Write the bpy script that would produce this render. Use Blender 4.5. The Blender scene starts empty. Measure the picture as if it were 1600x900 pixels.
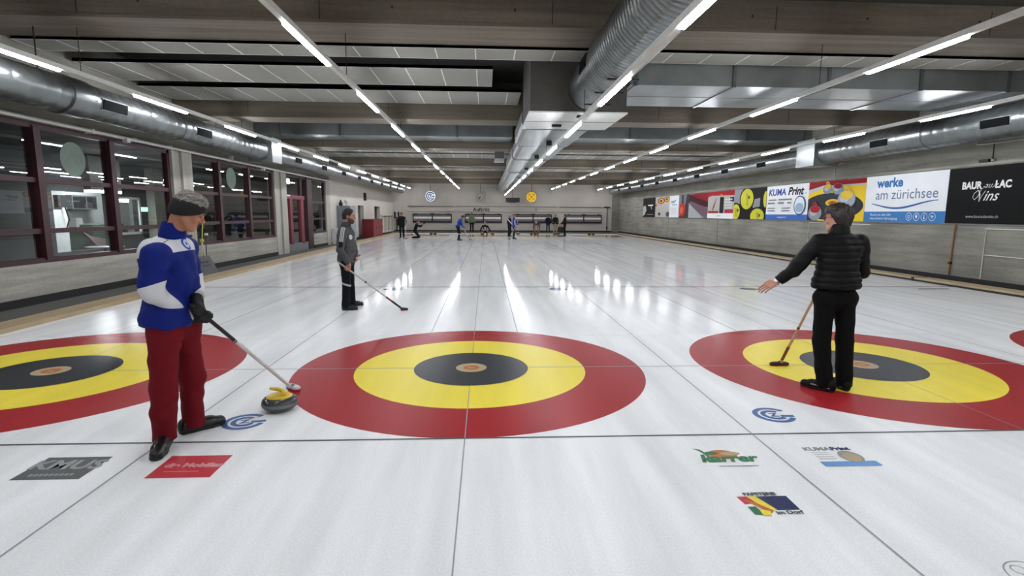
import bpy, bmesh, math, random
import numpy as np
from mathutils import Vector, Matrix
random.seed(7)
SC = bpy.context.scene
COL = SC.collection

# ---------------------------------------------------------------- camera, world, light level
F_PX, YAW, PITCH, ROLL = 833.217, 0.0500176, 0.1384169, 0.0063445
CAM = Vector((0.1538, -5.5967, 1.6493))
def set_camera():
    cy, sy, cp, sp = math.cos(YAW), math.sin(YAW), math.cos(PITCH), math.sin(PITCH)
    fw = Vector((sy*cp, cy*cp, -sp)); rt = Vector((cy, -sy, 0)); up = rt.cross(fw)
    r2 = rt*math.cos(ROLL) + up*math.sin(ROLL); u2 = -rt*math.sin(ROLL) + up*math.cos(ROLL)
    m = Matrix.Identity(4)
    for i in range(3):
        m[i][0] = r2[i]; m[i][1] = u2[i]; m[i][2] = -fw[i]; m[i][3] = CAM[i]
    cd = bpy.data.cameras.new('camera'); cd.sensor_width = 36; cd.lens = F_PX/1600*36
    cd.clip_start = 0.05; cd.clip_end = 200
    o = bpy.data.objects.new('camera', cd); COL.objects.link(o); o.matrix_world = m
    SC.camera = o
set_camera()
w = bpy.data.worlds.new('world'); SC.world = w; w.use_nodes = True
w.node_tree.nodes['Background'].inputs[0].default_value = (0.02, 0.022, 0.025, 1)
w.node_tree.nodes['Background'].inputs[1].default_value = 1.0
SC.view_settings.view_transform = 'Standard'; SC.view_settings.look = 'None'
SC.view_settings.gamma = 1; SC.view_settings.use_curve_mapping = False
SC.view_settings.exposure = 0.0
LAMP = 88.0          # emission of the lit tubes
SC.cycles.use_denoising = True
SC.cycles.max_bounces = 8; SC.cycles.diffuse_bounces = 5; SC.cycles.glossy_bounces = 4
SC.cycles.transparent_max_bounces = 8; SC.cycles.sample_clamp_indirect = 4

# ---------------------------------------------------------------- colours and materials
def lin(h):
    h = h.lstrip('#'); r = []
    for i in (0, 2, 4):
        c = int(h[i:i+2], 16)/255
        r.append(c/12.92 if c <= 0.04045 else ((c+0.055)/1.055)**2.4)
    return (r[0], r[1], r[2], 1.0)
MATS = {}
def mat(name, col, rough=0.6, metal=0.0, spec=0.5, noise=None, bump=None, emit=None, sheen=0.0, coat=0.0):
    """noise=(scale, amount, stretch) mottles the colour; bump=(scale, strength, distance)"""
    if name in MATS: return MATS[name]
    m = bpy.data.materials.new(name); m.use_nodes = True
    nt = m.node_tree; b = nt.nodes['Principled BSDF']
    c = lin(col) if isinstance(col, str) else col
    b.inputs['Base Color'].default_value = c
    b.inputs['Roughness'].default_value = rough; b.inputs['Metallic'].default_value = metal
    b.inputs['Specular IOR Level'].default_value = spec
    b.inputs['Sheen Weight'].default_value = sheen; b.inputs['Coat Weight'].default_value = coat
    tc = nt.nodes.new('ShaderNodeTexCoord')
    if noise is None: noise = (9.0, 0.08, (1, 1, 1))
    mp = nt.nodes.new('ShaderNodeMapping'); mp.inputs['Scale'].default_value = noise[2]
    nt.links.new(tc.outputs['Object'], mp.inputs['Vector'])
    n = nt.nodes.new('ShaderNodeTexNoise'); n.inputs['Scale'].default_value = noise[0]
    n.inputs['Detail'].default_value = 5
    nt.links.new(mp.outputs[0], n.inputs['Vector'])
    r = nt.nodes.new('ShaderNodeMapRange'); r.inputs['From Min'].default_value = 0.3; r.inputs['From Max'].default_value = 0.7
    r.inputs['To Min'].default_value = 1-noise[1]; r.inputs['To Max'].default_value = 1+noise[1]
    nt.links.new(n.outputs['Fac'], r.inputs['Value'])
    mx = nt.nodes.new('ShaderNodeVectorMath'); mx.operation = 'SCALE'
    mx.inputs[0].default_value = c[:3]
    nt.links.new(r.outputs[0], mx.inputs['Scale']); nt.links.new(mx.outputs[0], b.inputs['Base Color'])
    if bump:
        n2 = nt.nodes.new('ShaderNodeTexNoise'); n2.inputs['Scale'].default_value = bump[0]; n2.inputs['Detail'].default_value = 4
        nt.links.new(tc.outputs['Object'], n2.inputs['Vector'])
        bp = nt.nodes.new('ShaderNodeBump'); bp.inputs['Strength'].default_value = bump[1]; bp.inputs['Distance'].default_value = bump[2]
        nt.links.new(n2.outputs['Fac'], bp.inputs['Height']); nt.links.new(bp.outputs[0], b.inputs['Normal'])
    if emit:
        b.inputs['Emission Color'].default_value = c; b.inputs['Emission Strength'].default_value = emit
    MATS[name] = m
    return m
def concrete(name, col, board=(0.6, 2.5, 9.0), amt=0.22, stain=0.25):
    """board-marked concrete: long streaks along the boards, blotches, fine pores"""
    m = bpy.data.materials.new(name); m.use_nodes = True
    nt = m.node_tree; N = nt.nodes; L = nt.links; b = N['Principled BSDF']
    b.inputs['Roughness'].default_value = 0.75; b.inputs['Specular IOR Level'].default_value = 0.35
    tc = N.new('ShaderNodeTexCoord')
    def noise(scale, st, det=6):
        mp = N.new('ShaderNodeMapping'); mp.inputs['Scale'].default_value = st
        L.new(tc.outputs['Object'], mp.inputs['Vector'])
        n = N.new('ShaderNodeTexNoise'); n.inputs['Scale'].default_value = scale; n.inputs['Detail'].default_value = det
        L.new(mp.outputs[0], n.inputs['Vector']); return n.outputs['Fac']
    def rng(s, lo, hi, a=0.3, z=0.7):
        r = N.new('ShaderNodeMapRange'); L.new(s, r.inputs['Value'])
        r.inputs['From Min'].default_value = a; r.inputs['From Max'].default_value = z
        r.inputs['To Min'].default_value = lo; r.inputs['To Max'].default_value = hi; return r.outputs[0]
    def mul(a, c):
        x = N.new('ShaderNodeMath'); x.operation = 'MULTIPLY'; L.new(a, x.inputs[0]); L.new(c, x.inputs[1]); return x.outputs[0]
    f = mul(rng(noise(1.0, board), 1-amt, 1+amt), rng(noise(0.55, (1, 1, 1)), 1-stain, 1+stain*0.7))
    f = mul(f, rng(noise(22.0, (1, 1, 1), 3), 0.93, 1.07))
    f = mul(f, rng(noise(5.0, board, 2), 0.86, 1.05, 0.25, 0.45))
    mx = N.new('ShaderNodeVectorMath'); mx.operation = 'SCALE'; mx.inputs[0].default_value = lin(col)[:3]
    L.new(f, mx.inputs['Scale']); L.new(mx.outputs[0], b.inputs['Base Color'])
    bp = N.new('ShaderNodeBump'); bp.inputs['Strength'].default_value = 0.25; bp.inputs['Distance'].default_value = 0.01
    L.new(noise(14.0, (1, 1, 1)), bp.inputs['Height']); L.new(bp.outputs[0], b.inputs['Normal'])
    MATS[name] = m; return m
def ice_mat(name, col, streak=0.08, rough=0.055):
    m = bpy.data.materials.new(name); m.use_nodes = True
    nt = m.node_tree; N = nt.nodes; L = nt.links; b = N['Principled BSDF']
    b.inputs['IOR'].default_value = 1.31; b.inputs['Specular IOR Level'].default_value = 0.2
    tc = N.new('ShaderNodeTexCoord')
    mp = N.new('ShaderNodeMapping'); mp.inputs['Scale'].default_value = (2.2, 0.22, 1); mp.inputs['Rotation'].default_value = (0, 0, 0.06)
    L.new(tc.outputs['Object'], mp.inputs['Vector'])
    n = N.new('ShaderNodeTexNoise'); n.inputs['Scale'].default_value = 1.6; n.inputs['Detail'].default_value = 6
    L.new(mp.outputs[0], n.inputs['Vector'])
    n3 = N.new('ShaderNodeTexNoise'); n3.inputs['Scale'].default_value = 90; n3.inputs['Detail'].default_value = 2
    L.new(tc.outputs['Object'], n3.inputs['Vector'])
    r = N.new('ShaderNodeMapRange'); r.inputs['From Min'].default_value = 0.3; r.inputs['From Max'].default_value = 0.7
    r.inputs['To Min'].default_value = 1-streak; r.inputs['To Max'].default_value = 1+streak
    L.new(n.outputs['Fac'], r.inputs['Value'])
    r3 = N.new('ShaderNodeMapRange'); r3.inputs['From Min'].default_value = 0.3; r3.inputs['From Max'].default_value = 0.7
    r3.inputs['To Min'].default_value = 0.94; r3.inputs['To Max'].default_value = 1.06
    L.new(n3.outputs['Fac'], r3.inputs['Value'])
    k = N.new('ShaderNodeMath'); k.operation = 'MULTIPLY'; L.new(r.outputs[0], k.inputs[0]); L.new(r3.outputs[0], k.inputs[1])
    mx = N.new('ShaderNodeVectorMath'); mx.operation = 'SCALE'; mx.inputs[0].default_value = lin(col)[:3]
    L.new(k.outputs[0], mx.inputs['Scale']); L.new(mx.outputs[0], b.inputs['Base Color'])
    # roughness falls with distance, tuned to blur near lamp reflections and sharpen far ones
    gp = N.new('ShaderNodeNewGeometry'); sp = N.new('ShaderNodeSeparateXYZ'); L.new(gp.outputs['Position'], sp.inputs[0])
    rr = N.new('ShaderNodeMapRange'); rr.interpolation_type = 'SMOOTHSTEP'; rr.inputs['From Min'].default_value = -2.5; rr.inputs['From Max'].default_value = 9.0
    rr.inputs['To Min'].default_value = 0.36; rr.inputs['To Max'].default_value = rough
    L.new(sp.outputs['Y'], rr.inputs['Value']); L.new(rr.outputs[0], b.inputs['Roughness'])
    n2 = N.new('ShaderNodeTexNoise'); n2.inputs['Scale'].default_value = 32; n2.inputs['Detail'].default_value = 4
    L.new(tc.outputs['Object'], n2.inputs['Vector'])
    bp = N.new('ShaderNodeBump'); bp.inputs['Strength'].default_value = 0.025; bp.inputs['Distance'].default_value = 0.01
    L.new(n2.outputs['Fac'], bp.inputs['Height']); L.new(bp.outputs[0], b.inputs['Normal'])
    MATS[name] = m; return m
def glass_mat():
    m = bpy.data.materials.new('window_glass'); m.use_nodes = True
    nt = m.node_tree; N = nt.nodes; L = nt.links; N.remove(N['Principled BSDF'])
    lw = N.new('ShaderNodeLayerWeight'); lw.inputs['Blend'].default_value = 0.5
    p = N.new('ShaderNodeMath'); p.operation = 'POWER'; p.inputs[1].default_value = 4.0; L.new(lw.outputs['Facing'], p.inputs[0])
    r = N.new('ShaderNodeMapRange'); r.inputs['To Min'].default_value = 0.085; r.inputs['To Max'].default_value = 1.0
    L.new(p.outputs[0], r.inputs['Value'])
    t = N.new('ShaderNodeBsdfTransparent'); t.inputs[0].default_value = (0.80, 0.84, 0.82, 1)
    g = N.new('ShaderNodeBsdfGlossy'); g.inputs['Roughness'].default_value = 0.0; g.inputs['Color'].default_value = (0.9, 0.93, 0.92, 1)
    mx = N.new('ShaderNodeMixShader'); L.new(r.outputs[0], mx.inputs[0]); L.new(t.outputs[0], mx.inputs[1]); L.new(g.outputs[0], mx.inputs[2])
    L.new(mx.outputs[0], N['Material Output'].inputs['Surface'])
    MATS['window_glass'] = m; return m
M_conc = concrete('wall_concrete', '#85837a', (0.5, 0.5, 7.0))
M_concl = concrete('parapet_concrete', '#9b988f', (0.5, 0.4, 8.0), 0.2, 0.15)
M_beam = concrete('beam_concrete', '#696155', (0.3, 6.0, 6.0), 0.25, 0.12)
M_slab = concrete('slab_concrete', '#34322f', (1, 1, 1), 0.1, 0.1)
M_far = mat('far_wall_paint', '#bcb6ad', 0.7, noise=(0.8, 0.05, (1, 1, 1)))
M_panel = mat('woodwool_panel', '#8f8d86', 0.85, noise=(40, 0.12, (1, 1, 1)), bump=(120, 0.3, 0.01))
M_bar = mat('white_metal', '#d8d8d4', 0.4)
M_galv = mat('galvanised_steel', '#7b7f7f', 0.32, 0.85, noise=(3.5, 0.16, (1, 1, 1)))
M_galvp = mat('galvanised_panel', '#8e9393', 0.42, 0.75, noise=(1.6, 0.16, (1, 0.4, 1)))
M_dark = mat('dark_rubber', '#1b1b1c', 0.7)
M_black = mat('black_paint', '#0c0c0d', 0.5)
M_grille = mat('grille_dark', '#0b0c0d', 0.9, spec=0.1)
M_red = mat('red_steel_paint', '#330c15', 0.45)
M_redl = mat('red_door_paint', '#6e1b2d', 0.45)
M_walk = mat('walkway_mat', '#53544f', 0.85, noise=(30, 0.12, (1, 1, 1)))
M_wood = mat('kerb_timber', '#b09d7b', 0.5, noise=(6, 0.14, (4, 0.3, 1)))
M_pil = concrete('pilaster_concrete', '#a3a096', (6, 6, 0.6), 0.12, 0.1)
M_white = mat('white_paint', '#c8c8c6', 0.5)
M_grey = mat('grey_paint', '#6d7073', 0.5)
M_ice = ice_mat('ice', '#f0f2f1', 0.10)
I_red = ice_mat('ice_red', '#a3262c', 0.08); I_yel = ice_mat('ice_yellow', '#f5e24e', 0.05)
I_blk = ice_mat('ice_charcoal', '#36393c', 0.12); I_tan = ice_mat('ice_tan', '#b9a884', 0.08)
I_org = ice_mat('ice_orange', '#c4743c', 0.1); I_line = ice_mat('ice_line', '#5a5c60', 0.1)
I_thin = ice_mat('ice_thin_line', '#a0a2a3', 0.1); I_blu = ice_mat('ice_blue', '#44699f', 0.06)
I_dot = ice_mat('ice_dot', '#76869c', 0.06); I_wht = ice_mat('ice_white', '#d8dad9', 0.05); I_gry = ice_mat('ice_grey', '#5d605f', 0.1)
I_pink = ice_mat('ice_red_ad', '#c4404a', 0.06); I_pale = ice_mat('ice_pale_red', '#dc9a9c', 0.05)
I_mid = ice_mat('ice_mid_grey', '#9a9c9b', 0.06); I_grn = ice_mat('ice_green', '#3c7a54', 0.06)
I_navy = ice_mat('ice_navy', '#3a4060', 0.06); I_skyb = ice_mat('ice_sky_blue', '#6f9ed2', 0.05)
M_glass = glass_mat()
M_tube = mat('lamp_diffuser', '#f6f8ff', 0.5, emit=LAMP)

# ---------------------------------------------------------------- mesh builder
class MB:
    def __init__(s): s.v = []; s.f = []; s.mi = []; s.mats = []; s.smooth = []; s.cur = 0
    def use(s, m):
        if m not in s.mats: s.mats.append(m)
        s.cur = s.mats.index(m); return s
    def add(s, vs, fs, smooth=False):
        o = len(s.v); s.v += [tuple(v) for v in vs]
        for f in fs: s.f.append(tuple(i+o for i in f)); s.mi.append(s.cur); s.smooth.append(smooth)
        return s
    def box(s, a, b):
        (x0, y0, z0), (x1, y1, z1) = [min(p, q) for p, q in zip(a, b)], [max(p, q) for p, q in zip(a, b)]
        return s.add([(x0,y0,z0),(x1,y0,z0),(x1,y1,z0),(x0,y1,z0),(x0,y0,z1),(x1,y0,z1),(x1,y1,z1),(x0,y1,z1)],
                     [(0,3,2,1),(4,5,6,7),(0,1,5,4),(1,2,6,5),(2,3,7,6),(3,0,4,7)])
    def obox(s, c, ux, uy, uz):
        """box about c with half-axis vectors ux, uy, uz"""
        c, ux, uy, uz = map(Vector, (c, ux, uy, uz))
        vs = [c+ux*i+uy*j+uz*k for k in (-1, 1) for i, j in ((-1,-1),(1,-1),(1,1),(-1,1))]
        return s.add(vs, [(0,3,2,1),(4,5,6,7),(0,1,5,4),(1,2,6,5),(2,3,7,6),(3,0,4,7)])
    def tube(s, pts, rads, n=12, caps=True, smooth=True):
        pts = [Vector(p) for p in pts]
        if not hasattr(rads, '__len__'): rads = [rads]*len(pts)
        rings = []; prev = None
        for i, p in enumerate(pts):
            d = (pts[min(i+1, len(pts)-1)] - pts[max(i-1, 0)]).normalized()
            if prev is None:
                a = d.cross(Vector((0, 0, 1)))
                if a.length < 1e-3: a = d.cross(Vector((0, 1, 0)))
                a.normalize()
            else:
                a = prev - d*prev.dot(d); a.normalize()
            prev = a; b = d.cross(a)
            rings.append([p + (a*math.cos(t) + b*math.sin(t))*rads[i] for t in [2*math.pi*k/n for k in range(n)]])
        vs = [v for r in rings for v in r]; fs = []
        for i in range(len(rings)-1):
            for k in range(n):
                fs.append((i*n+k, i*n+(k+1) % n, (i+1)*n+(k+1) % n, (i+1)*n+k))
        s.add(vs, fs, smooth)
        if caps:
            s.add(rings[0], [tuple(range(n-1, -1, -1))]); s.add(rings[-1], [tuple(range(n))])
        return s
    def lathe(s, prof, c=(0, 0, 0), n=32, smooth=True):
        vs = []; fs = []
        for r, z in prof:
            for k in range(n):
                t = 2*math.pi*k/n; vs.append((c[0]+r*math.cos(t), c[1]+r*math.sin(t), c[2]+z))
        for i in range(len(prof)-1):
            for k in range(n): fs.append((i*n+k, i*n+(k+1) % n, (i+1)*n+(k+1) % n, (i+1)*n+k))
        return s.add(vs, fs, smooth)
    def poly(s, pts): return s.add(pts, [tuple(range(len(pts)))])
    def prism(s, pts, d):
        """extrude the polygon pts (3D) along d"""
        d = Vector(d); n = len(pts); a = [Vector(p) for p in pts]; b = [p+d for p in a]
        return s.add(a+b, [tuple(range(n-1, -1, -1)), tuple(range(n, 2*n))] + [(i, (i+1) % n, n+(i+1) % n, n+i) for i in range(n)])
    def mesh(s, name):
        me = bpy.data.meshes.new(name); me.from_pydata(s.v, [], s.f)
        for m in s.mats: me.materials.append(m)
        me.polygons.foreach_set('material_index', s.mi); me.polygons.foreach_set('use_smooth', s.smooth)
        me.update()
        bm = bmesh.new(); bm.from_mesh(me); bmesh.ops.recalc_face_normals(bm, faces=bm.faces); bm.to_mesh(me); bm.free()
        return me
    def build(s, name, parent=None, loc=None, recalc=True):
        me = s.mesh(name); o = bpy.data.objects.new(name, me); COL.objects.link(o)
        if loc: o.location = loc
        if parent: o.parent = parent
        return o
def B(m): return MB().use(m)
def empty(name, loc=(0, 0, 0), rz=0.0):
    o = bpy.data.objects.new(name, None); COL.objects.link(o); o.empty_display_size = 0.1
    o.location = loc; o.rotation_euler = (0, 0, rz); return o
def tag(o, label=None, cat=None, group=None, kind=None):
    if label: o['label'] = label
    if cat: o['category'] = cat
    if group: o['group'] = group
    if kind: o['kind'] = kind
    return o
def struct(o, label=None):
    o['kind'] = 'structure'
    if label: o['label'] = label
    return o
def copy_tree(o, parent=None):
    c = o.copy(); COL.objects.link(c)
    if parent: c.parent = parent
    for ch in list(o.children): copy_tree(ch, c)
    return c
def text_geo(body, size, bold=0.0, shear=0.0, align='CENTER', spacing=1.0, xs=1.0):
    """flat outline of a word as (verts2d, faces)"""
    cu = bpy.data.curves.new('t', 'FONT'); cu.body = body; cu.size = size; cu.offset = bold; cu.shear = shear
    cu.align_x = align; cu.align_y = 'CENTER'; cu.space_character = spacing; cu.resolution_u = 3
    o = bpy.data.objects.new('t', cu); COL.objects.link(o)
    dg = bpy.context.evaluated_depsgraph_get(); me = o.evaluated_get(dg).to_mesh()
    vs = [(v.co.x*xs, v.co.y) for v in me.vertices]; fs = [tuple(p.vertices) for p in me.polygons]
    o.evaluated_get(dg).to_mesh_clear()
    bpy.data.objects.remove(o); bpy.data.curves.remove(cu)
    return vs, fs
class Flat:
    """draws flat shapes on a plane given by an origin and two axes; each shape sits a hair above the last"""
    def __init__(s, mb, o, ux, uy, eps=0.0006):
        s.mb = mb; s.o = Vector(o); s.ux = Vector(ux); s.uy = Vector(uy); s.n = s.ux.normalized().cross(s.uy.normalized()); s.e = 0; s.eps = eps
    def P(s, x, y): return s.o + s.ux*x + s.uy*y + s.n*s.e
    def up(s): s.e += s.eps
    def poly(s, m, pts): s.up(); s.mb.use(m).poly([s.P(*p) for p in pts]); return s
    def rect(s, m, x0, y0, x1, y1): return s.poly(m, [(x0, y0), (x1, y0), (x1, y1), (x0, y1)])
    def ell(s, m, cx, cy, rx, ry=None, n=28, rot=0):
        ry = rx if ry is None else ry; c, q = math.cos(rot), math.sin(rot)
        return s.poly(m, [(cx+rx*math.cos(t)*c-ry*math.sin(t)*q, cy+rx*math.cos(t)*q+ry*math.sin(t)*c) for t in [2*math.pi*k/n for k in range(n)]])
    def arc(s, m, cx, cy, r0, r1, a0, a1, n=28, sy=1.0):
        s.up(); A = [math.radians(a0+(a1-a0)*k/n) for k in range(n+1)]
        vs = [s.P(cx+r0*math.cos(a), cy+r0*math.sin(a)*sy) for a in A]+[s.P(cx+r1*math.cos(a), cy+r1*math.sin(a)*sy) for a in A]
        s.mb.use(m).add(vs, [(k, k+1, n+2+k, n+1+k) for k in range(n)]); return s
    def band(s, m, pts, w):
        """a ribbon along pts, w = width or list of widths"""
        s.up(); n = len(pts); vs = []
        for i, (x, y) in enumerate(pts):
            a = pts[max(i-1, 0)]; b = pts[min(i+1, n-1)]; dx, dy = b[0]-a[0], b[1]-a[1]; l = math.hypot(dx, dy) or 1
            h = (w[i] if hasattr(w, '__len__') else w)/2
            vs += [s.P(x-dy/l*h, y+dx/l*h), s.P(x+dy/l*h, y-dx/l*h)]
        s.mb.use(m).add(vs, [(2*i, 2*i+1, 2*i+3, 2*i+2) for i in range(n-1)]); return s
    def text(s, m, body, x, y, size, **k):
        fit = k.pop('fit', None); s.up(); vs, fs = text_geo(body, size, **k)
        if fit:
            xa, xb = min(v[0] for v in vs), max(v[0] for v in vs); q = fit/(xb-xa); vs = [((v[0]-(xa+xb)/2)*q, v[1]) for v in vs]
        s.mb.use(m).add([s.P(x+a, y+b) for a, b in vs], fs); return s

# ================================================================ THE HALL
XL, XR, YB, YF = -7.9, 12.1, -11.0, 42.3
ZS = 5.05
P = 4.3544          # sheet spacing
ICE_Y0, ICE_Y1 = -11.0, 38.6
def kerbx(y): return -6.34 - 0.0165*(y-2.0)      # inner edge of the left kerb
fl = B(M_walk).box((XL-6.6, YB, -0.25), (XR, YF, -0.012)).build('floor'); struct(fl, 'dark rubber walkway floor around the ice')
ic = MB().use(M_ice).prism([(kerbx(ICE_Y0), ICE_Y0, -0.01), (11.2, ICE_Y0, -0.01), (11.2, ICE_Y1, -0.01), (kerbx(ICE_Y1), ICE_Y1, -0.01)], (0, 0, 0.01))
ice = ic.build('floor_ice'); struct(ice, 'white curling ice filling the hall')
# --- lines in the ice
lm = MB(); FZ = Flat(lm, (0, 0, 0.0003), (1, 0, 0), (0, 1, 0), 0.0)
def hline(m, y, wd, x0=None, x1=11.2): FZ.rect(m, kerbx(y) if x0 is None else x0, y-wd/2, x1, y+wd/2)
FZ.e = 0.0016
hline(I_line, -1.829, 0.022); hline(I_line, 6.401, 0.06); hline(I_thin, 0, 0.014)
hline(I_line, 28.35, 0.06); hline(I_thin, 34.747, 0.03); hline(I_line, 36.58, 0.03)
for k in (-1, 0, 1, 2):
    FZ.rect(I_thin, k*P-0.004, ICE_Y0, k*P+0.004, ICE_Y1)
    for s in (-1, 1): FZ.rect(I_thin, k*P+s*0.60-0.007, 1.75, k*P+s*0.60+0.007, 33.0)
for k in (-1.5, -0.5, 0.5, 1.5): FZ.rect(I_thin, k*P-0.0065, ICE_Y0, k*P+0.0065, ICE_Y1)
lines = lm.build('ice_line'); struct(lines, 'thin grey lines frozen in the ice'); lines.parent = ice
# --- houses
def house(x, y, label):
    m = MB(); z = 0.0006
    for r0, r1, mt in ((1.219, 1.829, I_red), (0.61, 1.219, I_yel), (0.165, 0.61, I_blk), (0.135, 0.165, I_tan), (0.085, 0.135, I_tan), (0.0, 0.085, I_org)):
        n = 96; z = 0.0006 if r0 > .6 else 0.0026
        vs = [(r*math.cos(2*math.pi*k/n), r*math.sin(2*math.pi*k/n), z) for r in (r0, r1) for k in range(n)]
        m.use(mt).add(vs, [(k, n+k, n+(k+1) % n, (k+1) % n) for k in range(n)])
    fm = Flat(m, (0, 0, .0027), (1, 0, 0), (0, 1, 0))
    fm.poly(I_tan, [(-.05, -.02), (-.01, .03), (.0, -.01), (.05, .02), (.02, -.03)])
    o = m.build('curling_house', loc=(x, y, 0))
    tag(o, label, 'target rings', 'curling houses in the ice')
    return o
house(0, 0, 'red, yellow and charcoal target rings in the middle of the near ice')
house(-P, 0, 'red, yellow and charcoal target rings at the left, behind the man in red trousers')
house(P, 0, 'red, yellow and charcoal target rings under the feet of the person in the black vest')
house(2*P, 0, 'red edge of target rings cut off at the right side of the photo')
house(-P, 34.747, 'thin far-off target rings beside the kneeling figure by the far wall')
house(0, 34.747, 'thin far-off target rings in front of the crouching curler')
house(P, 34.747, 'thin far-off target rings below the yellow round sign')
house(2*P, 34.747, 'thin far-off target rings nearest the far right corner')
# --- adverts and emblems in the ice
def ice_ad(name, quad, label, draw, cat='ice logo'):
    """quad: centre, width, depth"""
    (cx, cy), wd, hh = quad
    m = MB(); f = Flat(m, (0, 0, 0.0008), (1, 0, 0), (0, 1, 0), 0.0003)
    draw(f, wd, hh); o = m.build(name, loc=(cx, cy, 0)); tag(o, label, cat, 'emblems frozen into the ice'); return o
def d_kms(f, w, h):
    f.rect(I_gry, -w/2, -h/2, w/2, h/2); f.text(I_mid, 'KMUS', -.0, h*.13, h*.56, bold=.006, xs=1.0)
    [f.rect(I_mid, -w*.33+k*w*.075, -h*.36, -w*.33+k*w*.075+w*.05, -h*.26) for k in range(9)]
ice_ad('ice_emblem', ((-2.577, -2.2), .415, .31), 'dark grey rectangle with pale lettering in the ice at the lower left', d_kms)
def d_mob(f, w, h):
    f.rect(I_pink, -w/2, -h/2, w/2, h/2); f.text(I_pale, 'die Mobiliar', .02, h*.04, h*.25, bold=.004)
    f.rect(I_pale, -.13, -.075, .09, -.068)
ice_ad('ice_emblem', ((-1.775, -2.205), .40, .31), 'red rectangle with pale lettering in the ice beside a black shoe', d_mob)
def gc(f, m, r, bg=None, zr=True):
    if bg: f.ell(bg, 0, 0, r)
    f.arc(m, 0, 0, r*.74, r*1.0, 38, 335); f.rect(m, r*.30, -r*.26, r*.96, r*.0)
    f.arc(m, 0, 0, r*.38, r*.62, 50, 320)
    f.text(m, 'Z', 0, -r*.02, r*.62, bold=r*.03)
def d_gc(rot):
    def d(f, w, h):
        c, s = math.cos(rot), math.sin(rot); f.ux = Vector((c, s, 0)); f.uy = Vector((-s, c, 0)); gc(f, I_blu, w/2)
    return d
ice_ad('ice_emblem', ((-1.757, -1.45), .33, .33), 'blue ring emblem in the ice at the toe of the left man, beside the stone', d_gc(.25))
ice_ad('ice_emblem', ((2.553, -1.45), .33, .33), 'blue ring emblem in the ice to the right of the central rings', d_gc(-.05))
def d_karrer(f, w, h):
    f.ell(I_org, 0, h*.16, w*.30, h*.25); f.ell(I_grn, -.07, .07, .05, .025); f.ell(I_tan, .06, .06, .07, .03)
    f.band(I_grn, [(-w*.5, h*.5), (-w*.40, h*.42), (-w*.33, h*.2), (-w*.31, -h*.2)], [.006, .02, .02, .014])
    f.text(I_grn, 'karrer', .01, -h*.05, h*.52, bold=.007, shear=.25); f.rect(I_mid, -w*.28, -h*.45, w*.5, -h*.41)
ice_ad('ice_emblem', ((1.795, -2.21), .34, .29), 'green script emblem with orange patch in the ice', d_karrer)
def d_kuma(f, w, h):
    f.text(I_mid, 'KUMA', -w*.25, h*.41, h*.24, bold=.004, shear=.1); f.text(I_navy, 'Print', w*.18, h*.41, h*.24, bold=.004, shear=.1)
    for k in range(4): f.rect(I_mid, -w*.44, h*(.2-.11*k), -w*.12, h*(.22-.11*k))
    f.rect(I_skyb, -w*.5, -h*.5, w*.5, -h*.26); f.ell(I_mid, w*.18, -h*.02, w*.2, h*.3); f.ell(I_tan, w*.18, -h*.06, w*.15, h*.22)
ice_ad('ice_emblem', ((2.605, -2.22), .39, .29), 'pale printed emblem with blue bottom bar in the ice, right of the lane line', d_kuma)
def d_pap(f, w, h):
    f.rect(I_navy, -w*.12, -h*.26, w*.5, h*.34)
    f.poly(I_pink, [(-w*.5, h*.34), (-w*.3, h*.34), (-w*.2, h*.05), (-w*.46, 0)])
    f.poly(I_yel, [(-w*.12, h*.34), (-w*.3, h*.34), (-w*.12, -h*.26), (w*.06, -h*.26)])
    f.poly(I_org, [(-w*.42, h*.2), (-w*.25, h*.1), (-w*.02, -h*.28), (-w*.12, -h*.4)])
    f.poly(I_grn, [(-w*.46, -h*.1), (-w*.3, -h*.1), (-w*.26, -h*.45), (-w*.44, -h*.42)])
    f.poly(I_yel, [(-w*.28, -h*.2), (-w*.1, -h*.3), (-w*.16, -h*.5), (-w*.3, -h*.46)])
    f.text(I_gry, 'PAPETERIE', 0, h*.43, h*.17, bold=.003); f.text(I_gry, 'im Dorf', w*.24, -h*.37, h*.19, bold=.002)
ice_ad('ice_emblem', ((1.783, -2.80), .30, .25), 'lower colourful emblem with navy block in the ice', d_pap)
def d_outline(f, w, h):
    f.arc(I_mid, 0, 0, w*.47, w*.5, 0, 360, 40); f.arc(I_mid, 0, 0, w*.10, w*.13, 0, 360, 20)
    for a in (0, 120, 240): f.arc(I_mid, w*.27*math.cos(math.radians(a)), w*.27*math.sin(math.radians(a)), w*.12, w*.145, 0, 360, 20)
ice_ad('ice_emblem', ((2.70, -3.47), .25, .25), 'grey outlined ring emblem cut off at the bottom right corner', d_outline)
for x, lb in ((-1.864, 'small blue grey dot at the hog line behind the man in grey'), (1.763, 'small blue grey dot at the hog line right of the middle lane'),
              (6.10, 'small blue grey dot at the hog line by the outstretched hand')):
    m = MB(); Flat(m, (0, 0, 0.0008), (1, 0, 0), (0, 1, 0)).ell(I_dot, 0, 0, .21); o = m.build('ice_emblem', loc=(x, 6.04, 0)); tag(o, lb, 'ice dot', 'emblems frozen into the ice')

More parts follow.
